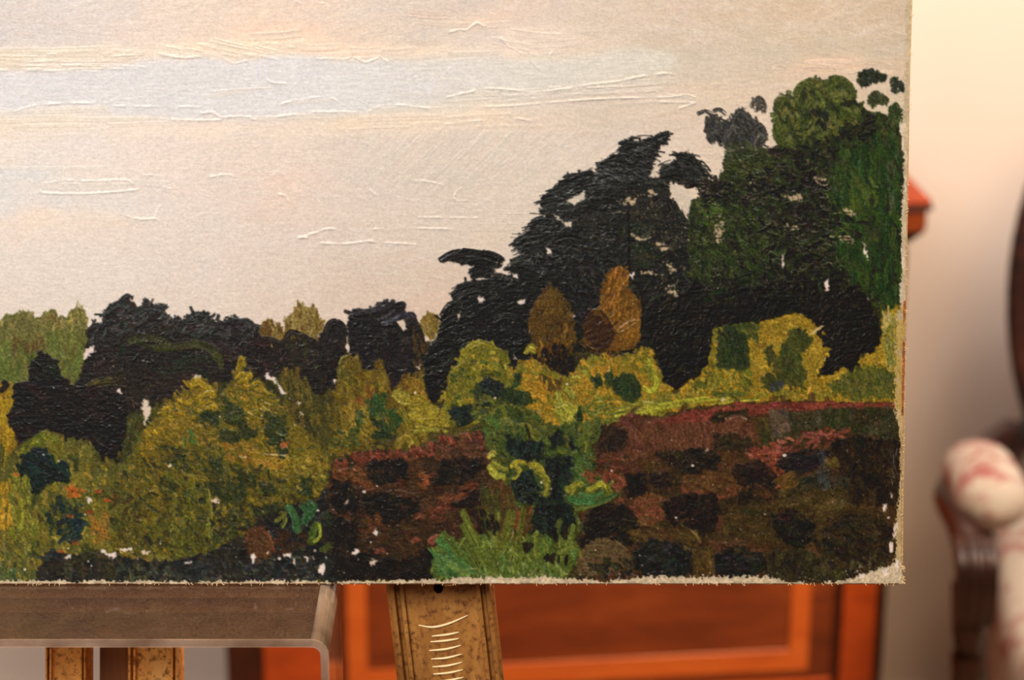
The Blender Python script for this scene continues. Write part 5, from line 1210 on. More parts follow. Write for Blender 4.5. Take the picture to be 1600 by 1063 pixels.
P = [(1180,446),(1300,436),(1330,444),(1352,458),(1360,476),(1362,492),(1372,502),(1376,518),(1374,538),(1366,550),(1356,552),(1352,542),(1344,552),(1338,570),(1330,576),(1318,574),(1302,582),(1284,586),(1280,581),(1288,570),(1294,556),(1298,545),(1290,540),(1284,528),(1292,524),(1284,514),(1270,504),(1258,494),(1240,487),(1224,492),(1204,498),(1186,504)]
fill(t_blk2, P, (25,22,19), rough=3, nscale=4.5, seed=402, h=.8, var=.1)
dabs(t_blk2, P, 170, [(26,23,20),(32,28,23),(21,20,18),(34,32,24)], L=15, w=7, ang=-35, jit=50, h=.9, br=.2, alpha=.85)
dabs(t_blk2, [(1100,430),(1200,400),(1300,395),(1330,440),(1300,460),(1100,470)], 90, [(27,25,21),(34,32,26),(38,42,27)], L=15, w=7, ang=40, jit=60, h=.9, br=.25, alpha=.85)
leaves(t_blk2, [[(1284,584),(1300,574),(1314,566)],[(1290,576),(1304,566),(1318,556)],[(1276,518),(1284,526),(1296,534)],[(1286,540),(1296,536),(1308,530)],[(1344,548),(1356,546),(1366,538)],[(1362,500),(1372,512),(1374,528)]], w=8, dry=.2)
chip(None, [(1276,512),(1290,506),(1284,512),(1270,522),(1262,522)], (186,156,100), 12, 1.4)

# ---- middle bushes, ochre and yellow green
b_c = part('painted_bush', 'yellow green painted bush before the black fan-topped tree')
P = [(700,600),(702,582),(716,564),(722,550),(732,538),(746,531),(760,532),(772,538),(780,546),(790,552),(796,560),(794,572),(802,580),(812,590),(820,610),(800,640),(760,660),(720,670),(700,660),(690,640),(694,618)]
fill(b_c, P, (116,104,32), rough=3, nscale=6, seed=411, h=.8, var=.1, col2=(98,92,32))
dabs(b_c, P, 120, [(122,108,34),(108,98,32),(134,118,40),(92,88,32),(142,116,40)], L=13, w=6, ang=50, jit=60, h=1.0, br=.18, alpha=.88)
leaves(b_c, [[(722,556),(734,542),(750,534)],[(742,540),(756,536),(772,542)],[(704,590),(716,576),(724,572)],[(702,602),(714,596),(726,600)]], w=9, pal=[(122,110,36),(114,104,34)], br=.2, dry=.15)
dabs(b_c, [(700,590),(740,560),(795,570),(800,640),(720,660)], 60, [(70,74,32),(58,66,32),(96,90,34),(140,124,42)], L=12, w=7, ang=50, jit=70, h=1.0, br=.2, alpha=.85)
b_o = part('painted_bush', 'ochre painted bush in the centre with bright yellow green dabs')
P = [(800,585),(815,560),(840,562),(860,580),(890,590),(905,570),(930,555),(960,560),(985,550),(1005,545),(1018,548),(1030,580),(1040,605),(1052,616),(1100,612),(1170,616),(1240,612),(1290,610),(1300,622),(1200,628),(1080,640),(1000,655),(950,665),(920,690),(860,700),(790,690),(760,680),(760,650),(790,640),(810,620)]
fill(b_o, P, (136,104,34), rough=4, nscale=7, seed=421, h=.7, var=.1, col2=(112,100,34))
dabs(b_o, P, 330, [(3,(140,106,34)),(2,(120,104,36)),(2,(104,96,36)),(2,(152,114,38)),(1,(84,84,34))], L=13, w=6, ang=60, jit=60, h=.9, br=.16, alpha=.85)
dabs(b_o, [(900,560),(960,558),(960,580),(920,590)], 24, [(116,108,38),(128,116,44),(98,94,36)], L=12, w=7, ang=70, jit=40, h=.9, alpha=.85)
dabs(b_o, [(925,575),(960,562),(962,585),(930,595)], 14, [(156,112,36),(164,120,42)], L=15, w=7, ang=70, jit=40, h=.9, alpha=.85)
dabs(b_o, [(815,585),(850,590),(870,615),(860,640),(830,640),(815,610)], 36, [(156,112,34),(146,106,34),(166,120,40)], L=14, w=7, ang=50, jit=50, h=.9, alpha=.85)
dabs(b_o, [(845,590),(875,590),(880,605),(862,612)], 16, [(64,48,24),(78,58,28)], L=14, w=5, ang=80, jit=30, h=.7, alpha=.85)
dabs(b_o, [(800,640),(850,640),(850,680),(800,690)], 30, [(134,104,36),(146,110,38),(112,96,34)], L=14, w=6, ang=60, jit=40, h=.8, alpha=.85)
dabs(b_o, [(840,650),(870,655),(865,690),(840,690)], 16, [(124,92,40),(136,104,44)], L=18, w=5, ang=85, jit=15, h=.8, alpha=.8)
leaves(b_o, [[(822,548),(830,540),(838,546)],[(820,552),(828,548),(836,552)]], w=9, pal=[(142,130,44)], dry=0)
for p, w, c in [([(872,612),(874,622),(872,632)],11,(124,118,46)),([(884,608),(892,614),(896,624)],11,(130,124,48)),([(868,636),(884,630),(898,640)],9,(158,150,60)),([(866,640),(880,648),(876,660)],10,(138,132,46)),([(878,634),(890,646),(888,658)],11,(146,140,50)),([(890,634),(900,646),(896,658)],9,(140,134,46)),([(876,664),(890,662),(900,672)],10,(134,128,44)),([(884,668),(894,672),(900,682)],8,(142,136,48)),([(930,620),(938,624),(940,630)],9,(138,132,50)),([(894,590),(902,588),(910,592)],6,(142,132,54)),([(1010,560),(1022,580),(1026,600)],7,(132,128,40)),([(1026,590),(1024,606),(1012,614)],8,(144,142,44)),([(1000,580),(1014,575),(1018,596)],9,(104,100,36)),([(1005,605),(1015,612),(1022,612)],7,(140,138,44)),([(800,640),(812,645),(816,655)],12,(132,118,40)),([(808,636),(820,652),(832,668)],7,(124,116,42)),([(1030,608),(1040,606),(1050,610)],12,(138,108,36))]:
    dab(b_o, p, w, c, h=1.3, br=.18, seed=int(p[0][0] * 5 + w), lip=.7)
DGR = [(40,50,30),(34,44,30),(48,58,32)]
for q, n in [([(960,590),(975,582),(990,584),(1000,600),(1002,618),(985,632),(968,622),(955,605)],30),([(944,582),(956,580),(962,596),(950,606)],7),([(926,590),(940,592),(940,606),(928,606)],7),([(778,612),(800,606),(822,612),(838,628),(820,634),(780,630)],28),([(802,584),(814,582),(814,598),(800,606)],8),([(902,640),(914,632),(906,662),(898,662)],8)]:
    blob(b_o, q, n, DGR, L=13, w=8, ang=60, jit=50, h=1.1, br=.22)
dabs(b_o, [(908,625),(960,625),(950,650),(915,665)], 30, [(82,86,36),(70,78,36),(104,104,42)], L=13, w=5, ang=-20, jit=40, h=.9, alpha=.85)
dabs(b_o, [(940,640),(1010,626),(1050,622),(1040,640),(960,665),(925,670)], 50, [(118,112,40),(104,102,38),(136,128,48),(86,90,38)], L=22, w=5, ang=-14, jit=14, h=1.1, br=.22, alpha=.85)
leaves(b_o, [[(960,650),(1000,644),(1040,634)],[(1000,648),(1040,638),(1080,630)],[(1030,634),(1070,626),(1110,622)],[(1006,632),(1016,642),(1024,654)],[(1010,630),(1024,640),(1020,654)],[(1060,634),(1100,626),(1140,622)],[(1110,632),(1150,626),(1190,624)],[(1180,620),(1190,616),(1200,622)]], w=6, pal=[(144,138,44),(132,126,42)], br=.2, dry=0)
dabs(b_o, [(1120,612),(1170,614),(1165,622),(1120,622)], 12, [(78,80,36),(66,72,34)], L=20, w=5, ang=5, jit=10, h=.8, alpha=.85)
ridge([(1006,628),(1014,629),(1022,630)], w=1.6, h=1.6, col=(196,180,130), alpha=.6)

# ---- heather slope: reds, browns, near-black tufts
hea = part('painted_heather', 'red brown painted heather slope at the right')
P = [(905,905),(900,760),(925,700),(930,676),(950,664),(985,645),(1010,648),(1030,656),(1050,645),(1090,636),(1150,630),(1200,628),(1260,625),(1330,630),(1408,628),(1409,912),(905,912)]
fill(hea, P, (66,46,28), rough=3, nscale=7, seed=431, h=.6, var=.12, col2=(54,42,26))
dabs(hea, P, 420, [(3,(70,47,30)),(2,(62,45,28)),(2,(78,50,33)),(1,(52,41,26))], L=20, w=11, ang=80, jit=30, h=.35, br=.12, alpha=.7)
dabs(hea, [(930,676),(985,646),(1030,658),(1020,700),(960,710),(925,712)], 70, [(86,50,40),(76,46,34),(94,56,44)], L=15, w=7, ang=30, jit=60, h=.8, alpha=.85)
dabs(hea, [(1020,662),(1090,640),(1170,630),(1180,645),(1110,655),(1040,670)], 60, [(110,54,44),(100,50,40),(118,62,48)], L=16, w=6, ang=-6, jit=30, h=.8, alpha=.85)
dabs(hea, [(1160,632),(1400,628),(1400,640),(1330,640),(1220,636),(1165,645)], 60, [(112,58,38),(98,52,36),(122,66,42)], L=18, w=5, ang=2, jit=16, h=.8, alpha=.85)
dabs(hea, [(1010,660),(1120,655),(1165,668),(1180,695),(1090,705),(1000,715),(940,720),(940,700)], 110, [(86,54,38),(76,48,34),(96,60,44)], L=20, w=8, ang=85, jit=30, h=.7, alpha=.8)
dabs(hea, [(1016,660),(1060,660),(1060,700),(1016,700)], 16, [(112,76,56),(100,66,48)], L=24, w=2.6, ang=84, jit=8, h=.9, br=.2, alpha=.6)
dabs(hea, [(935,690),(985,690),(1000,735),(960,745),(925,740)], 40, [(78,46,34),(88,52,38),(66,42,28)], L=16, w=7, ang=20, jit=60, h=.7, alpha=.85)
blob(hea, [(1018,662),(1060,648),(1110,640),(1180,632),(1260,629),(1396,631),(1394,637),(1260,641),(1180,649),(1120,657),(1060,671)], 30, [(108,52,40),(98,46,36)], L=18, w=6, ang=-4, jit=15, h=.5)
blob(hea, [(958,692),(1008,662),(1090,661),(1160,654),(1176,662),(1180,690),(1100,702),(1010,706),(950,706)], 40, [(92,57,40),(80,49,35)], L=20, w=7, ang=85, jit=12, h=.5, br=.22)
blob(hea, [(1195,656),(1230,646),(1390,634),(1400,660),(1396,690),(1330,668),(1250,672),(1205,695)], 50, [(50,46,31),(60,50,34)], L=18, w=9, ang=80, jit=20, h=.5)
blob(hea, [(1066,746),(1100,733),(1150,741),(1170,765),(1100,776),(1066,766)], 24, [(84,56,34),(74,50,30)], L=18, w=8, ang=10, jit=20, h=.5)
blob(hea, [(986,780),(1010,770),(1045,776),(1050,800),(1020,822),(998,820)], 20, [(96,58,38),(80,56,34)], L=18, w=8, ang=5, jit=20, h=.5)
blob(hea, [(1130,800),(1240,780),(1330,775),(1340,800),(1280,850),(1130,846)], 50, [(60,48,27),(68,53,30)], L=20, w=8, ang=-6, jit=20, h=.5)
DT = [(33,26,21),(27,22,20),(40,31,23)]
def tuft(q, n, pal=DT, w=9, ang=10, jit=60, L=16, al=.92):
    blob(hea, q, n, pal, L=L, w=w, ang=ang, jit=jit, h=.9, br=.16, alpha=al, rough=4.5)
tuft([(930,672),(955,664),(978,672),(982,690),(970,705),(940,708),(928,700)], 34, [(44,34,26),(52,38,30),(38,30,25)], ang=70)
tuft([(1105,650),(1130,642),(1165,640),(1172,655),(1150,652),(1118,662)], 18, [(40,34,22),(50,42,26)], w=7, ang=-15, jit=25)
dab(hea, [(1134,658),(1150,652),(1166,656)], 9, (92,58,44), h=1.0, seed=5)
ridge([(1140,654),(1154,651.5),(1166,655)], w=1.8, h=1.8, col=(214,186,158), alpha=.8)
tuft([(1110,680),(1150,676),(1180,690),(1180,705),(1120,704)], 30, [(48,38,26),(40,36,26),(56,42,28)], ang=10, jit=30)
tuft([(1180,655),(1205,655),(1212,690),(1200,705),(1190,700)], 22, [(64,52,26),(56,48,26),(48,46,28)], ang=80, jit=20)
tuft([(1225,648),(1405,640),(1405,690),(1350,680),(1300,668),(1260,672),(1225,670)], 110, [(56,52,34),(46,46,30),(64,58,40),(52,44,28)], ang=10, jit=60)
tuft([(1200,640),(1235,640),(1230,680),(1205,690)], 26, [(84,68,52),(72,60,46),(64,56,44)], ang=60, jit=40, L=13)
tuft([(1285,645),(1325,638),(1330,668),(1290,672)], 24, [(44,46,26),(52,52,28),(40,42,28)], ang=80, jit=20)
tuft([(1335,642),(1375,640),(1378,662),(1340,664)], 18, [(50,42,26),(46,44,28)], ang=80, jit=20)
dabs(hea, [(1215,690),(1300,670),(1330,672),(1310,690),(1290,704),(1240,712),(1180,720),(1170,708)], 80, [(118,66,52),(104,56,44),(130,76,58),(96,50,38)], L=13, w=5.5, ang=-20, jit=40, h=.9, br=.2, alpha=.85)
dabs(hea, [(1170,700),(1225,695),(1225,740),(1250,760),(1220,765),(1200,735)], 40, [(114,56,40),(100,50,36),(126,66,46)], L=13, w=5.5, ang=30, jit=50, h=.9, alpha=.85)
tuft([(1025,706),(1100,702),(1128,712),(1120,735),(1075,742),(1055,735),(1030,720)], 60, [(36,30,22),(42,36,25),(30,26,21)])
tuft([(975,745),(1010,738),(1012,775),(980,778)], 30, [(28,24,23),(34,27,24)], ang=60)
tuft([(1015,742),(1045,740),(1048,762),(1022,760)], 20, [(34,28,24),(40,32,26)])
tuft([(1145,730),(1190,720),(1215,745),(1215,765),(1180,765),(1150,752)], 48, [(38,28,24),(46,34,28),(32,26,24)])
tuft([(1210,722),(1235,712),(1260,700),(1300,706),(1290,725),(1260,740),(1230,745)], 60, [(34,30,30),(28,26,26),(40,34,32)])
tuft([(1300,690),(1340,680),(1405,690),(1405,790),(1330,790),(1310,740)], 150, [(44,34,22),(34,28,22),(54,42,26),(30,27,24)], ang=80, jit=50)
tuft([(1225,755),(1290,735),(1330,745),(1320,780),(1250,780)], 60, [(44,42,32),(54,46,32),(38,38,32)])
dabs(hea, [(1275,700),(1295,705),(1298,770),(1278,780)], 22, [(62,62,64),(52,52,52),(74,72,72)], L=16, w=5, ang=85, jit=25, h=.7, alpha=.45, dry=.3)
dabs(hea, [(1388,705),(1408,700),(1408,790),(1395,790)], 24, [(96,92,92),(76,72,70),(60,54,46)], L=12, w=4, ang=85, jit=20, h=.6, alpha=.6, dry=.4)
dabs(hea, [(1090,740),(1140,745),(1160,770),(1100,780),(1070,760)], 36, [(80,56,32),(72,50,30),(88,60,36)], L=17, w=7, ang=15, jit=30, h=.7, alpha=.85)
dabs(hea, [(1060,765),(1110,768),(1240,775),(1190,800),(1140,795),(1080,785)], 60, [(106,56,38),(92,50,34),(116,64,44),(78,48,30)], L=14, w=6, ang=10, jit=40, h=.8, alpha=.8)
dabs(hea, [(985,780),(1035,775),(1040,810),(1000,822),(985,805)], 34, [(108,58,42),(96,56,36),(86,60,36)], L=15, w=6, ang=5, jit=30, h=.8, alpha=.85)
dabs(hea, [(1212,740),(1245,742),(1250,758),(1222,772)], 16, [(92,66,34),(84,60,30)], L=16, w=8, ang=-40, jit=20, h=.8, alpha=.85)
dabs(hea, [(1285,718),(1306,716),(1312,732),(1296,730)], 8, [(78,62,30),(92,72,36)], L=13, w=6, ang=40, jit=20, h=.8, alpha=.85)
tuft([(1035,790),(1045,780),(1080,772),(1120,772),(1125,800),(1115,830),(1095,842),(1070,830),(1040,815)], 70, [(36,28,24),(30,25,23),(44,34,28)], ang=75)
tuft([(1140,775),(1165,770),(1210,780),(1195,800),(1130,805)], 40, [(44,34,22),(36,30,22)], ang=70)
tuft([(910,820),(925,790),(950,785),(985,795),(1000,820),(990,850),(940,865),(905,860)], 90, [(34,28,22),(28,24,21),(40,33,25)])
tuft([(1135,790),(1230,785),(1250,840),(1190,850),(1125,840)], 80, [(58,46,26),(66,52,30),(50,40,24)], ang=5, jit=30)
tuft([(1210,770),(1320,760),(1340,800),(1260,810),(1215,800)], 60, [(62,50,28),(54,44,26),(72,58,32)], ang=-8, jit=30)
tuft([(1205,805),(1240,796),(1270,815),(1275,845),(1245,858),(1215,840)], 50, [(34,30,24),(28,26,23),(42,36,27)])
dabs(hea, [(985,828),(1040,818),(1070,822),(1100,845),(1090,880),(990,850)], 50, [(70,56,30),(80,62,34),(60,48,26)], L=20, w=8, ang=8, jit=20, h=.7, alpha=.85)
ridge([(1066,822),(1080,830),(1090,840),(1094,848)], w=3.2, h=2.2, col=(132,108,60), alpha=.8)
tuft([(992,850),(1020,842),(1060,848),(1082,865),(1085,890),(1060,903),(1010,902),(990,885)], 80, [(34,33,31),(28,28,27),(42,40,36)])
tuft([(1115,868),(1140,856),(1190,860),(1200,890),(1170,905),(1130,905),(1116,888)], 66, [(34,33,31),(28,28,27),(44,40,36)])
dabs(hea, [(1082,855),(1115,860),(1118,900),(1085,902)], 26, [(74,56,28),(64,50,26),(84,64,32)], L=18, w=7, ang=80, jit=20, h=.7, alpha=.85)
dabs(hea, [(1100,845),(1170,840),(1200,862),(1120,862)], 30, [(70,46,32),(80,52,38),(60,44,28)], L=16, w=6, ang=8, jit=20, h=.7, alpha=.8)
ridge([(1130,848),(1146,850),(1164,853)], w=2, h=1.4, col=(150,130,110), alpha=.55)
tuft([(1200,862),(1260,860),(1340,890),(1330,908),(1200,908)], 70, [(50,44,28),(40,37,28),(60,52,30),(36,35,30)], ang=80, jit=40)
dabs(hea, [(925,680),(1400,640),(1400,900),(905,900)], 90, [(60,44,28),(72,50,32),(50,38,26),(44,34,25),(84,54,38)], L=14, w=6, ang=5, jit=50, h=.5, br=.18, alpha=.45)
mound = part('painted_mound', 'large dark olive painted mound in the lower right corner')
P = [(1288,850),(1290,835),(1296,820),(1306,806),(1320,798),(1340,798),(1362,803),(1380,810),(1394,822),(1395,840),(1392,858),(1384,868),(1376,880),(1350,888),(1310,880),(1295,868)]
fill(mound, P, (46,38,25), rough=2.5, nscale=5, seed=441, h=.7, var=.1)
dabs(mound, P, 90, [(46,38,25),(38,33,25),(56,44,28),(34,32,26)], L=18, w=8, ang=20, jit=40, h=.7, br=.16, alpha=.8)
leaves(mound, [[(1296,818),(1320,800),(1350,800)],[(1340,798),(1372,806),(1392,822)]], w=10, pal=[(62,48,28)], br=.16, dry=0, al=.85)
tuft([(1270,790),(1300,776),(1318,790),(1300,805),(1280,815)], 26, [(72,56,32),(84,66,38),(60,50,28)], ang=-30, jit=30)
dabs(mound, [(1330,865),(1390,860),(1385,905),(1320,905)], 40, [(58,50,32),(72,62,40),(44,40,30)], L=13, w=5, ang=30, jit=70, h=.8, alpha=.8, dry=.15)
m2 = part('painted_mound', 'grey brown painted mound at the foot of the heather')
P = [(900,880),(908,862),(918,850),(930,844),(952,842),(968,850),(980,862),(986,872),(975,886),(940,898),(905,900)]
fill(m2, P, (84,66,42), rough=2, nscale=5, seed=451, h=.7, var=.08)
dabs(m2, P, 34, [(84,66,42),(94,76,50),(70,56,36)], L=18, w=6, ang=15, jit=20, h=.7, br=.16, alpha=.8)
dabs(m2, [(905,900),(930,880),(950,872),(990,880),(985,905),(900,905)], 40, [(44,38,28),(52,46,32),(36,34,28)], L=13, w=6, ang=20, jit=50, h=.8, alpha=.9)
ridge([(960,844),(970,851),(978,858)], w=1.6, h=1.4, col=(150,132,96), alpha=.6)

# ---- heather, left patch
hl = part('painted_heather', 'red brown painted heather patch left of the green bush')
P = [(516,735),(518,722),(540,714),(568,706),(600,704),(640,706),(680,692),(690,680),(720,690),(740,676),(765,674),(775,695),(772,720),(765,750),(750,765),(760,790),(745,830),(700,850),(690,905),(640,905),(560,900),(540,850),(520,800),(512,760)]
fill(hl, P, (62,42,27), rough=3, nscale=6, seed=461, h=.7, var=.12, col2=(48,36,25))
dabs(hl, P, 260, [(64,43,28),(52,38,26),(76,48,32),(42,32,24)], L=16, w=8, ang=10, jit=50, h=.7, br=.16, alpha=.8)
dabs(hl, [(516,738),(520,722),(570,706),(640,706),(690,684),(765,674),(772,700),(720,705),(650,715),(560,725)], 130, [(112,56,40),(98,50,36),(124,66,46),(84,46,32)], L=13, w=6, ang=50, jit=60, h=.9, br=.2, alpha=.85)
dabs(hl, [(660,700),(740,690),(770,700),(760,715),(690,718)], 34, [(82,54,38),(72,48,34)], L=17, w=8, ang=15, jit=40, h=.7, alpha=.85)
dabs(hl, [(520,738),(560,732),(582,755),(575,772),(550,760)], 24, [(98,60,34),(86,52,30),(74,48,28)], L=18, w=8, ang=35, jit=25, h=.8, alpha=.88)
ridge([(522,742),(540,734),(560,736),(568,742)], w=1.8, h=1.4, col=(146,84,62), alpha=.6)
TD = [(32,27,22),(26,23,21),(40,33,25)]
for q, n, a_ in [([(570,722),(632,718),(640,745),(600,760),(580,752)],40,60),([(690,720),(755,714),(756,735),(720,755),(680,760)],50,30),([(516,755),(545,752),(560,775),(560,800),(530,800),(516,780)],34,80),([(565,778),(600,770),(640,776),(655,790),(640,810),(600,820),(570,800)],66,5),([(700,775),(725,765),(750,768),(745,790),(705,795)],30,30),([(640,860),(670,855),(690,890),(680,908),(640,905)],36,20),([(515,810),(560,815),(555,860),(520,870)],34,70),([(520,870),(580,860),(640,880),(640,905),(520,905)],50,20)]:
    blob(hl, q, n, TD, L=17, w=8, ang=a_, jit=35, h=.8, br=.16, rough=4.5)
dabs(hl, [(605,760),(650,752),(668,765),(640,775),(610,770)], 22, [(66,44,27),(58,40,26)], L=20, w=8, ang=5, jit=15, h=.8, alpha=.88)
ridge([(598,769),(620,766.5),(640,771),(654,777)], w=1.6, h=1.6, col=(128,110,90), alpha=.55)
dabs(hl, [(650,745),(668,735),(670,755),(658,760)], 8, [(124,60,38),(110,60,36)], L=11, w=6, ang=70, jit=30, h=.8)
dabs(hl, [(670,800),(700,770),(745,752),(745,762),(710,785),(685,810)], 30, [(96,54,36),(84,48,32),(106,62,42)], L=15, w=6, ang=-28, jit=20, h=.9, alpha=.88)
dabs(hl, [(565,810),(595,808),(600,835),(570,830)], 16, [(84,52,32),(74,46,29)], L=14, w=7, ang=40, jit=40, h=.8, alpha=.85)
dabs(hl, [(600,820),(660,815),(690,840),(650,870),(590,880),(580,850)], 50, [(56,40,26),(64,44,28),(50,37,25)], L=17, w=8, ang=20, jit=40, h=.7, alpha=.85)
for x_, y_ in [(650,846),(680,846),(656,808),(594,862)]:
    dab(hl, [(x_ - 7, y_ + 2), (x_, y_ - 3), (x_ + 8, y_)], 9, (112,62,44), h=.9, seed=x_, alpha=.85)
dab(hl, [(672,848),(680,842),(690,840)], 13, (128,72,54), h=1, seed=31)

dabs(hl, [(520,730),(765,690),(740,840),(680,900),(530,900)], 50, [(60,42,28),(72,48,32),(48,36,25),(40,32,24)], L=14, w=6, ang=10, jit=50, h=.5, br=.18, alpha=.45)
# ---- central green bush over the heather
b_g = part('painted_bush', 'dark green painted sapling with yellow green leaves, lower centre')
P = [(756,680),(762,660),(770,640),(790,632),(815,634),(840,650),(860,665),(900,660),(940,660),(930,690),(925,710),(930,740),(950,755),(962,770),(930,790),(900,800),(910,830),(880,845),(830,840),(810,810),(800,790),(790,770),(780,745),(770,720),(760,700)]
fill(b_g, P, (72,74,32), rough=4, nscale=6, seed=471, h=.8, var=.12, col2=(56,66,32))
dabs(b_g, P, 170, [(76,78,34),(60,68,33),(92,90,36),(46,56,32)], L=15, w=7, ang=60, jit=60, h=1.0, br=.2, alpha=.85)
DK2 = [(32,38,34),(28,34,32),(38,46,34),(24,28,27)]
for q, n in [([(700,640),(735,630),(750,640),(740,660),(715,668),(705,655)],24),([(742,600),(765,590),(790,600),(770,640),(745,650)],36),([(790,680),(820,690),(850,690),(850,720),(815,720),(792,706)],34),([(830,690),(848,690),(850,715),(832,715)],12),([(858,682),(878,670),(884,690),(860,702)],14),([(888,690),(905,682),(912,700),(890,704)],10),([(852,715),(900,712),(902,740),(890,755),(862,760),(852,740)],44),([(800,745),(830,734),(840,760),(832,790),(805,780),(798,760)],44),([(838,770),(870,780),(895,790),(900,820),(860,838),(825,835),(830,810)],60),([(862,740),(880,745),(882,790),(858,795)],20)]:
    blob(b_g, q, n, DK2, L=14, w=8, ang=60, jit=50, h=1.1, br=.24)
dabs(b_g, [(745,600),(800,640),(790,680),(750,680),(735,650)], 50, [(64,68,32),(78,80,34),(50,56,32),(96,94,38)], L=15, w=6, ang=40, jit=60, h=1.0, alpha=.85)
dabs(b_g, [(900,660),(940,650),(935,690),(918,710),(900,690)], 26, [(74,80,34),(88,90,38),(62,70,34)], L=18, w=6, ang=-65, jit=20, h=1.0, alpha=.88)
dabs(b_g, [(895,712),(920,715),(922,745),(900,760)], 20, [(64,82,40),(54,70,36),(76,90,44)], L=16, w=7, ang=60, jit=30, h=1.0, alpha=.88)
dabs(b_g, [(755,652),(785,648),(782,672),(758,676)], 10, [(66,86,40),(58,78,38)], L=14, w=7, ang=40, jit=40, h=.9, alpha=.85)
for p, w, c in [([(763,716),(768,710),(776,712)],9,(146,136,54)),([(764,712),(770,706),(774,708)],6,(150,140,60)),([(764,728),(776,742),(792,746)],12,(136,132,46)),([(766,738),(778,748),(790,750)],7,(150,148,56)),([(768,722),(780,730),(794,736)],9,(122,118,44)),([(798,730),(808,722),(822,724)],9,(140,126,42)),([(802,726),(812,734),(808,740)],7,(146,132,46)),([(826,728),(840,728),(850,740)],11,(132,118,40)),([(838,736),(852,746),(858,758)],10,(122,112,40)),([(850,750),(856,762),(850,776)],10,(110,104,38)),([(800,746),(804,748),(812,740)],6,(128,122,42)),
                ([(886,768),(900,758),(912,756)],11,(122,116,40)),([(884,762),(896,766),(890,778)],8,(112,108,38)),([(916,768),(930,762),(940,752)],10,(124,118,40)),([(934,758),(942,756),(944,764)],9,(146,140,44)),([(955,754),(964,760),(968,770)],9,(112,114,46)),([(890,778),(905,784),(930,782)],13,(60,96,50)),([(905,772),(925,776),(945,770)],9,(66,98,52)),([(900,796),(930,790),(955,780)],6,(92,104,48)),([(930,786),(950,778),(965,772)],8,(62,86,46)),
                ([(812,664),(826,666),(832,684)],8,(96,92,38)),([(820,662),(826,676),(829,694)],5,(36,32,22)),([(905,724),(912,736),(918,750)],10,(72,84,38))]:
    dab(b_g, p, w, c, h=1.3, br=.2, seed=int(p[0][0] * 3 + w), lip=.7)
ridge([(872,712),(868,745),(864,775)], w=7, h=.6, col=(18,18,16), alpha=.95, k=3)
ridge([(864,775),(858,790),(846,800)], w=5, h=.6, col=(20,22,20), alpha=.9, k=3)
dabs(hea, [(912,735),(930,742),(930,752),(914,750)], 6, [(112,64,42)], L=10, w=6, ang=50, jit=40, h=.8)
dabs(hea, [(925,742),(960,735),(975,745),(978,790),(968,790),(960,752),(932,752)], 24, [(106,56,40),(92,52,34)], L=13, w=6, ang=60, jit=50, h=.8, alpha=.88)
# brown notes and reddish stubs under the sapling
u = part('painted_undergrowth', 'brown painted undergrowth between the sapling and the grass tuft')
P = [(752,770),(765,752),(790,752),(805,790),(830,800),(832,830),(800,850),(770,830),(755,800)]
fill(u, P, (70,50,28), rough=3, nscale=5, seed=481, h=.7, var=.1)
dabs(u, P, 50, [(70,50,28),(84,56,34),(58,48,27),(76,66,32)], L=15, w=7, ang=80, jit=40, h=.8, alpha=.85)
dabs(u, [(752,765),(785,762),(780,810),(758,808)], 26, [(64,62,30),(56,56,30),(74,70,34)], L=22, w=7, ang=82, jit=15, h=.9, alpha=.88)
dab(u, [(808,800),(809,815),(806,828)], 11, (112,58,36), h=1, seed=8)
dab(u, [(830,790),(829,798),(827,806)], 6, (104,60,38), h=1, seed=9)

# ---- grass tuft at the bottom
gs = part('painted_grass', 'green painted grass tuft at the bottom edge, centre')
P = [(676,905),(674,885),(676,865),(686,850),(700,838),(715,850),(735,830),(760,840),(800,850),(830,838),(870,840),(898,835),(905,865),(895,890),(880,908),(680,909)]
fill(gs, P, (84,92,38), rough=4, nscale=5, seed=491, h=.8, var=.12, col2=(72,84,36))
dabs(gs, P, 170, [(84,92,38),(70,80,34),(100,108,46),(112,114,50),(76,100,48)], L=16, w=6, ang=80, jit=45, h=.9, br=.22, alpha=.8)
dabs(gs, [(676,852),(700,838),(720,870),(745,895),(690,905),(674,880)], 50, [(70,102,52),(62,92,46),(84,112,58),(56,80,42)], L=18, w=7, ang=50, jit=35, h=1.0, alpha=.85)
for p, w, c in [([(722,798),(732,820),(746,850)],13,(86,90,34)),([(728,850),(740,870),(752,892)],14,(70,76,32)),([(722,820),(738,850),(756,884)],13,(78,84,34)),([(692,832),(706,850),(722,872)],11,(74,84,36)),([(800,800),(793,830),(784,866)],17,(80,82,32)),([(818,795),(812,830),(806,860)],11,(86,86,34)),([(748,792),(758,815),(768,836)],9,(58,62,30)),([(764,828),(770,842),(772,856)],8,(98,102,44)),([(780,800),(778,830),(776,860)],7,(96,96,40)),([(876,812),(870,830),(866,860)],11,(70,76,34)),([(896,820),(892,840),(884,862)],8,(82,90,38)),([(840,830),(836,850),(838,870)],9,(92,96,38)),([(820,846),(816,868),(806,890)],12,(78,84,34)),([(700,880),(716,892),(735,900)],10,(88,108,50)),([(850,846),(856,862),(850,880)],11,(84,94,38)),([(760,860),(770,878),(778,896)],13,(74,80,34))]:
    dab(gs, p, w, c, h=1.2, br=.24, seed=int(p[0][0] * 3 + w), lip=.6)
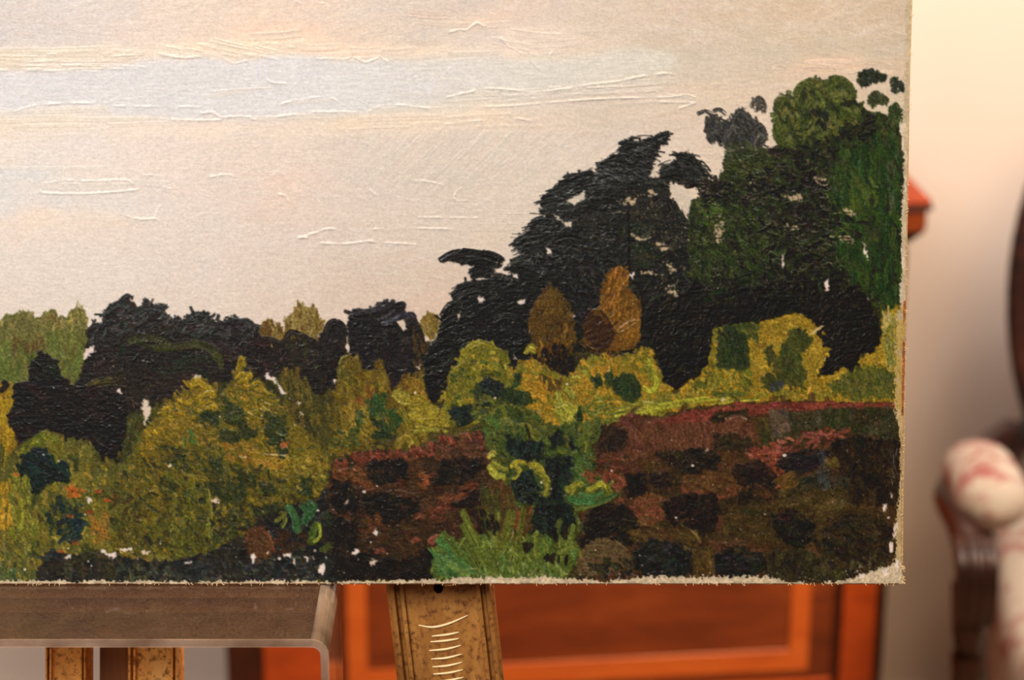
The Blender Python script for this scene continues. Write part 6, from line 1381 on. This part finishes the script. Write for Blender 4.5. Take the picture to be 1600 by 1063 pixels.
for q, n in [([(734,790),(755,796),(770,832),(752,836),(742,815)],16),([(766,806),(780,806),(780,828),(768,830)],8),([(852,838),(870,822),(872,845),(850,840)],8),([(878,820),(892,820),(885,845),(878,840)],7),([(816,850),(838,850),(826,862)],5),([(850,870),(890,872),(885,880),(855,880)],10)]:
    dabs(u, q, n, [(30,26,22),(38,32,25)], L=12, w=6, ang=75, jit=25, h=.7, alpha=.92)
dabs(gs, [(700,892),(790,880),(880,880),(880,908),(690,908)], 60, [(104,118,58),(88,104,50),(120,126,70),(76,88,40)], L=13, w=4.5, ang=75, jit=45, h=.8, alpha=.75)
for p in [[(784,868),(792,856),(800,842),(802,830)],[(726,890),(736,890),(746,889)],[(826,900),(834,894),(840,888)]]:
    ridge(p, w=1.7, h=1.7, col=(176,172,108), alpha=.6)

# ---- bare ground of the canvas: margins and losses
mar = part('bare_canvas', 'bare primed margin along the edge of the picture')
_r = np.random.RandomState(79)
def margin():
    X, Y = np.meshgrid(GX, GY)
    n1 = vnoise(X, Y, 9, 501); n2 = vnoise(X, Y, 2.6, 502); n3 = vnoise(X, Y, 40, 503)
    bt = np.interp(X, [-700,0,60,120,200,290,330,400,470,520,560,640,690,720,800,850,900,950,1010,1060,1110,1160,1215,1230,1300,1330,1360,1409],
                      [907,907,908,908,909,909.5,909,908,907,911,908,907,906,902,903,901,905,907,902,901,902,901,903,912,911,905,894,880])
    m = (Y > bt + (n2 - .5) * 7 + (n1 - .5) * 5) & (Y > 870)
    rt = np.interp(Y, [-700,0,100,118,200,240,330,345,420,480,500,560,620,650,690,760,800,830,870,905],
                      [1419,1418,1418,1417,1418,1420,1418,1416,1419,1414,1409,1407,1404,1408,1421,1423,1414,1411,1412,1395])
    m2_ = X > rt + (n2 - .5) * 9 + (n1 - .5) * 6
    tone = (.92 + .16 * n1 + .12 * (n2 - .5))[..., None]
    low_ = np.clip((Y - 470) / 60, 0, 1)[..., None]
    c = (rgb((186,166,134)) * (1 - low_) + rgb((178,150,104)) * low_) * tone
    yel = (((Y > 480) & (Y < 640)) * .6)[..., None] * (n1 > .35)[..., None]
    c = c * (1 - yel) + rgb((164,132,58)) * tone * yel
    b = (rgb((196,172,138)) * (.86 + .3 * n2)[..., None])
    COL[m2_] = c[m2_]; HGT[m2_] = (n2 * .5)[m2_]; PID[m2_] = mar
    COL[m] = b[m]; HGT[m] = (n2 * 1.6 - .3)[m]; PID[m] = mar
    o = (X > 1421) & (Y > 470) & (Y < 650) & (n3 > .3)
    COL[o] = (rgb((150,88,52)) * tone)[o]
    e = (Y > 911.5) & (n1 > .35)
    COL[e] = (rgb((112,74,50)) * tone)[e]  # brown line: shade and reflection along the bottom edge, painted in
margin()
loss = part('paint_loss', 'small pale spots where the paint has flaked off')
for k, q in enumerate([[(223,626),(231,624),(232,634),(236,637),(233,650),(229,660),(226,669),(224,661),(226,650),(222,640)],[(413,587),(418,583),(424,588),(430,590),(434,598),(440,606),(446,612),(449,617),(443,617),(437,612),(434,602),(428,596),(418,592)],[(449,618),(454,621),(452,624)],[(465,628),(470,630),(467,634),(464,632)],[(469,644),(473,646),(471,649)],[(184,608),(189,606),(188,616),(184,614)],
     [(157,860),(163,858),(170,866),(180,864),(184,868),(178,872),(166,868),(158,865)],[(184,860),(194,858),(206,857),(206,864),(200,860),(188,862)],[(222,858),(229,862),(236,860),(230,867),(224,864)],[(100,868),(110,867),(111,872),(101,872)],[(136,776),(141,775),(142,785),(137,787)],[(288,880),(300,876),(301,878),(290,883)],
     [(330,782),(335,778),(343,784),(340,788),(333,785)],[(391,868),(400,864),(400,873),(394,880)],[(414,863),(421,863),(419,867)],[(440,864),(454,866),(453,872),(442,869)],[(458,872),(462,872),(462,883),(458,884)],[(477,869),(480,868),(481,880),(478,880)],[(488,872),(490,868),(490,876)],[(497,884),(506,880),(507,892),(502,899),(497,894)],[(538,787),(544,780),(545,786)],
     [(565,769),(571,768),(571,772),(566,772)],[(583,832),(588,827),(592,834),(587,838)],[(547,866),(552,861),(560,858),(562,862),(552,868)],[(577,878),(583,874),(590,876),(584,882),(580,884)],[(500,884),(506,880),(508,888),(504,896)],[(746,464),(758,464),(756,471),(747,474)],[(812,470),(822,467),(818,474)],[(716,491),(721,488),(719,498),(714,503)],[(801,430),(809,428),(808,436)],[(854,388),(861,387),(862,395),(853,395)],
     [(983,430),(990,426),(988,438)],[(1290,445),(1293,440),(1294,454),(1289,455)],[(1348,378),(1353,388),(1358,406),(1353,402),(1350,390)],[(1222,400),(1225,398),(1225,418),(1221,420)],[(1288,440),(1294,436),(1294,452),(1290,452)],[(1126,620),(1133,624),(1129,626)],[(1104,697),(1107,702),(1104,706)],[(895,490),(899,494),(895,497)],[(806,473),(815,467),(822,470),(812,475)],
     [(1398,818),(1403,814),(1403,826),(1399,832),(1400,840),(1395,842),(1396,830)],[(1390,848),(1396,846),(1394,862),(1389,860)],[(1384,806),(1392,808),(1388,812)],[(1380,790),(1386,786),(1383,800),(1378,802)],[(1390,770),(1395,772),(1394,780)],[(1400,872),(1405,878),(1402,890),(1399,884)],[(1340,900),(1352,896),(1348,904)],[(1376,892),(1388,888),(1384,902)],[(300,586),(318,587),(316,590),(302,590)],[(262,728),(268,724),(266,730)],[(135,545),(145,541),(149,548),(136,558),(130,560)],[(520,596),(526,590),(524,600)],[(650,572),(658,570),(654,578)],[(802,556),(808,558),(804,562)]]):
    chip(loss, q, (224,201,184) if k % 4 else (208,182,158), 510 + k, 2.4)
LOWER = [(-1510,480),(136,505),(410,520),(690,520),(830,440),(900,300),(1000,225),(1100,290),(1210,160),(1300,125),(1400,200),(1408,910),(-1510,912)]
specks([(0,520),(690,530),(820,450),(980,240),(1080,300),(1210,180),(1400,220),(1404,908),(0,910)], 1500, (206,190,164), .4, 1.2, 601, .55, .3)
specks([(0,760),(690,760),(1000,660),(1400,640),(1400,908),(0,910)], 700, (198,182,156), .4, 1.3, 602, .55, .3)
specks([(660,430),(830,400),(980,240),(1300,260),(1350,560),(1050,600),(900,560),(680,600)], 500, (190,180,160), .4, 1.2, 603, .5, .3)
specks([(0,600),(700,600),(1100,600),(1400,640),(1400,908),(0,910)], 46, (232,212,194), 1.2, 2.6, 604, .95, .2)
specks([(0,690),(200,700),(300,590),(520,640),(700,560),(800,560),(1050,620),(760,690),(520,720),(500,790),(0,900)], 900, (190,170,112), .4, 1.3, 606, .55, .4)
specks([(690,900),(900,890),(1220,895),(1400,880),(1408,908),(690,908)], 160, (208,190,156), .6, 1.6, 605, .7, .3)

# ---- stiff bristle ridges in the dark passages, glints painted in their lighter colour
def bristle_glints(poly, n, ang, jit, seed, col, L=10, al=.38, h=1.15):
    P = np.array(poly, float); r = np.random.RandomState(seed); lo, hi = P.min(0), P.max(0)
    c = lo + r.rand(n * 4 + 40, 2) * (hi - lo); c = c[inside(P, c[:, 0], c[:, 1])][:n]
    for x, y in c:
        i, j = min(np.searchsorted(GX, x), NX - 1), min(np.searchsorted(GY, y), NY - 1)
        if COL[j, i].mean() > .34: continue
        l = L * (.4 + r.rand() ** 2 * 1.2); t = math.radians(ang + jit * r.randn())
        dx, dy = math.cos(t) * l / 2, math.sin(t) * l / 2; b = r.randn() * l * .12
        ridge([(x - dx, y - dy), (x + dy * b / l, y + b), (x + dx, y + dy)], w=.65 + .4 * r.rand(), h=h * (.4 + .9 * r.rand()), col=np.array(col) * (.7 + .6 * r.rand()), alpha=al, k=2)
GLINT_GREY = (104, 102, 96)
bristle_glints([(935,262),(1024,220),(1045,212),(1016,280),(935,292)], 150, 12, 14, 801, GLINT_GREY)
bristle_glints([(845,320),(925,272),(960,290),(915,330),(850,345)], 130, -8, 18, 802, GLINT_GREY)
bristle_glints([(800,385),(850,345),(960,320),(980,420),(900,460),(800,425)], 260, -8, 28, 803, GLINT_GREY)
bristle_glints([(690,405),(785,398),(840,470),(820,580),(760,540),(665,620),(690,490)], 330, -18, 40, 804, GLINT_GREY)
bristle_glints([(1000,440),(1100,430),(1180,450),(1110,560),(1050,610)], 220, -45, 40, 805, (92,84,70), al=.3)
bristle_glints([(1180,440),(1330,440),(1375,520),(1330,575),(1280,585),(1260,500)], 200, -30, 45, 806, (92,84,70), al=.3)
bristle_glints([(1085,240),(1210,240),(1320,300),(1320,440),(1090,440)], 420, 15, 25, 807, (124,124,96), L=9)
bristle_glints([(137,510),(200,462),(400,500),(540,500),(540,600),(420,590),(300,560),(150,590)], 330, -25, 50, 808, (100,98,90))
bristle_glints([(20,600),(60,552),(95,590),(200,620),(190,715),(20,690)], 130, 5, 50, 809, (84,78,70), al=.3)
bristle_glints([(544,485),(630,470),(665,590),(600,600),(548,560)], 110, -20, 30, 810, (96,92,90))
bristle_glints([(515,690),(770,680),(690,905),(515,905)], 240, 10, 50, 811, (110,84,66), al=.3)
bristle_glints([(905,660),(1400,640),(1400,905),(905,905)], 520, 10, 60, 812, (112,92,70), al=.3)
bristle_glints([(780,640),(930,660),(920,840),(800,840)], 200, 60, 50, 813, (100,116,92))
bristle_glints([(60,840),(500,760),(500,905),(60,905)], 260, 20, 60, 814, (104,100,84), al=.3)
bristle_glints([(200,620),(450,620),(500,770),(200,850)], 320, 28, 35, 815, (150,132,70), al=.35)

# ---- thread grain over everything, then a touch of softness
def grain():
    r = np.random.RandomState(700)
    X, Y = np.meshgrid(GX, GY)
    g = r.randn(NY, NX).astype(np.float32)
    g = (g + np.roll(g, 1, 0) + np.roll(g, 1, 1) + np.roll(g, (1, 1), (0, 1))) / 2
    th = (vnoise(X * .3, Y, 2.3, 701) + vnoise(X, Y * .3, 2.3, 702) - 1)
    a = 1 + .018 * g + .03 * th
    dk_ = COL.mean(2) < .5
    a = np.where(dk_, 1 + .12 * g + .10 * th, a)
    COL[:] *= a[..., None]
    HGT[:] += .08 * g + .10 * th
    for ax in (0, 1):
        COL[:] = .11 * np.roll(COL, 1, ax) + .78 * COL + .11 * np.roll(COL, -1, ax)
        HGT[:] = .15 * np.roll(HGT, 1, ax) + .7 * HGT + .15 * np.roll(HGT, -1, ax)
    np.clip(COL, 0, 1, out=COL)
    np.clip(HGT, -2, 6, out=HGT)
grain()
# ------------------------------------------------------------------ THE CANVAS AND ITS PAINT RELIEF
def build_painting():
    t = thing('oil_painting', 'unframed oil landscape of dark trees and heather under a pale sky, on the easel', 'painting', on_canvas(700, 914.5))
    org = Vector(t.location)
    m, nt, b = mat('oil_paint', (128, 128, 128), .4, .26)
    at = nt.nodes.new('ShaderNodeAttribute'); at.attribute_name = 'pigment'
    nt.links.new(at.outputs['Color'], b.inputs['Base Color'])
    v = tex_coord(nt)
    rgh = noise(nt, v, 700, 3, .7)
    mr = nt.nodes.new('ShaderNodeMapRange'); mr.inputs[3].default_value = .24; mr.inputs[4].default_value = .46
    nt.links.new(rgh, mr.inputs[0]); nt.links.new(mr.outputs[0], b.inputs['Roughness'])
    # weave: crossing threads about 1 mm apart
    def threads(sc):
        w = nt.nodes.new('ShaderNodeTexNoise'); w.inputs['Scale'].default_value = 1.0; w.inputs['Detail'].default_value = 2
        nt.links.new(tex_coord(nt, sc), w.inputs['Vector']); return w.outputs['Fac']
    ad = nt.nodes.new('ShaderNodeMath'); ad.operation = 'ADD'
    nt.links.new(threads((1700, 1700, 480)), ad.inputs[0]); nt.links.new(threads((480, 1700, 1700)), ad.inputs[1])
    bump(nt, b, ad.outputs[0], .22, .0004)
    # grid of points on the canvas plane, right side following the true edge of the canvas
    X, Y = np.meshgrid(GX.astype(np.float64), GY.astype(np.float64))
    ex_ = np.interp(Y, EDGE_Y, EDGE_X)
    Xp = np.where(X > 1380, 1380 + (X - 1380) * (ex_ - 1380) / 48.0, X)
    dx = (Xp - 800.0) / FPX; dy = (Y - 531.5) / FPX
    D = np.array(FWD)[None, None] + dx[..., None] * np.array([1., 0, 0]) - dy[..., None] * np.array(UPV)
    n = np.array(PN); tt = float((P0 - EYE).dot(PN)) / (D @ n)
    P = np.array(EYE) + D * tt[..., None] - np.array(org)
    # roll the paint film over at the right and bottom edges
    er = np.clip((X - 1424) / 4.6, 0, 1) ** 2 * .0030 + np.clip((Y - 912.2) / 2.4, 0, 1) ** 2 * .0016
    P += n * (HGT * PXM * RELIEF - er)[..., None]
    k = LIGHT_K
    lin_c = np.where(COL <= .04045, COL / 12.92, ((COL + .055) / 1.055) ** 2.4) / np.array(k)
    lin_c = np.maximum(lin_c - .007, lin_c * .45)
    lin_c = np.clip(lin_c, 0.004, .96)
    idx = np.arange(NY * NX, dtype=np.int32).reshape(NY, NX)
    q = np.stack([idx[:-1, :-1], idx[1:, :-1], idx[1:, 1:], idx[:-1, 1:]], -1).reshape(-1, 4)
    fid = PID[:-1, :-1].reshape(-1)
    Pf = P.reshape(-1, 3).astype(np.float32); Cf = np.concatenate([lin_c.reshape(-1, 3), np.ones((NY * NX, 1))], 1).astype(np.float32)
    for pid, (name, label) in enumerate(PARTS):
        f = q[fid == pid]
        if len(f) == 0:
            continue
        used = np.unique(f); re = np.full(NY * NX, -1, np.int32); re[used] = np.arange(len(used))
        f = re[f]
        me = bpy.data.meshes.new(name)
        me.vertices.add(len(used)); me.vertices.foreach_set('co', Pf[used].ravel())
        me.loops.add(f.size); me.loops.foreach_set('vertex_index', f.ravel())
        me.polygons.add(len(f)); me.polygons.foreach_set('loop_start', np.arange(0, f.size, 4, dtype=np.int32))
        me.update(calc_edges=True)
        at_ = me.color_attributes.new('pigment', 'FLOAT_COLOR', 'POINT'); at_.data.foreach_set('color', Cf[used].ravel())
        me.shade_smooth(); me.materials.append(m)
        o = bpy.data.objects.new(name, me); COLL.objects.link(o); o.parent = t
        if label: o['label'] = label
        if name == 'paint_loss': o['kind'] = 'stuff'
    # linen body with its sides turned back over the stretcher
    lm, nt, b = mat('raw_linen', (176, 146, 104), .9, .15)
    f = noise(nt, tex_coord(nt), 900, 3); bump(nt, b, f, .5, .0006)
    nt.links.new(ramp(nt, f, [(.35, (150, 116, 78)), (.65, (190, 160, 118))]), b.inputs['Base Color'])
    TL, TR, BR, BL = [on_canvas(x, y) - org for x, y in ((-1500, -700), (1434, -700), (1410.5, 913.6), (-1500, 913.6))]
    secs = [[p - PN * o_ for p in (BL, BR, TR, TL)] for o_ in (.0009, .004, .018)]
    obj('canvas', loft(secs), lm, t)
    st = wood('stretcher_pine', (150, 106, 62), (180, 134, 84), (200, 156, 104), (4, 1, 4), .6, 12)
    ux, uy = PX, PU
    w_, h_ = (BR - BL).length, (TL - BL).length
    def bar(name, x0, x1, y0, y1):
        c = [BL + ux * x + uy * y for x, y in ((x0, y0), (x1, y0), (x1, y1), (x0, y1))]
        obj(name, loft([[p - PN * .0182 for p in c], [p - PN * .0255 for p in c]]), st, t)
    bar('stretcher_bar', .002, w_ - .004, .003, .045); bar('stretcher_bar', .002, w_ - .004, h_ - .045, h_ - .003)
    bar('stretcher_bar', .002, .045, .046, h_ - .046); bar('stretcher_bar', w_ - .046, w_ - .004, .046, h_ - .046)
    # loose threads along the cut edge
    r = random.Random(4)
    tm = mat('linen_thread', (206, 176, 132), .9, .1)[0]
    bm = bmesh.new()
    ends = [(r.uniform(0, 1400), 912.8, r.uniform(-60, 60) - 90) for _ in range(80)]
    ends += [(1411 + r.uniform(-1, 1), y, r.uniform(-70, 30)) for y in [r.uniform(885, 912) for _ in range(22)]]
    ends += [(edge_x(y) - .3, y, r.uniform(-80, 40)) for y in [r.uniform(20, 880) for _ in range(40)]]
    for x, y, a in ends:
        l = r.uniform(1.2, 3.6); a = math.radians(a)
        p = [(x - math.cos(a) * l * .8, y + math.sin(a) * l * .8), (x + math.cos(a) * l * .4, y - math.sin(a) * l * .6), (x + math.cos(a + .5) * l, y - math.sin(a + .3) * l)]
        P3 = [on_canvas(u, w2, .0002 * (1 + k2)) - org for k2, (u, w2) in enumerate(p)]
        tube(P3, [.00022, .0002, .00008], 4, (1, 1), bm)
    o = obj('frayed_threads', bm, tm, t); o['kind'] = 'stuff'
    return t
PXM = DIST / FPX                                # one photograph pixel on the canvas, in metres
RELIEF = .55
LIGHT_K = (1.12, 1.05, 0.97)
build_painting()
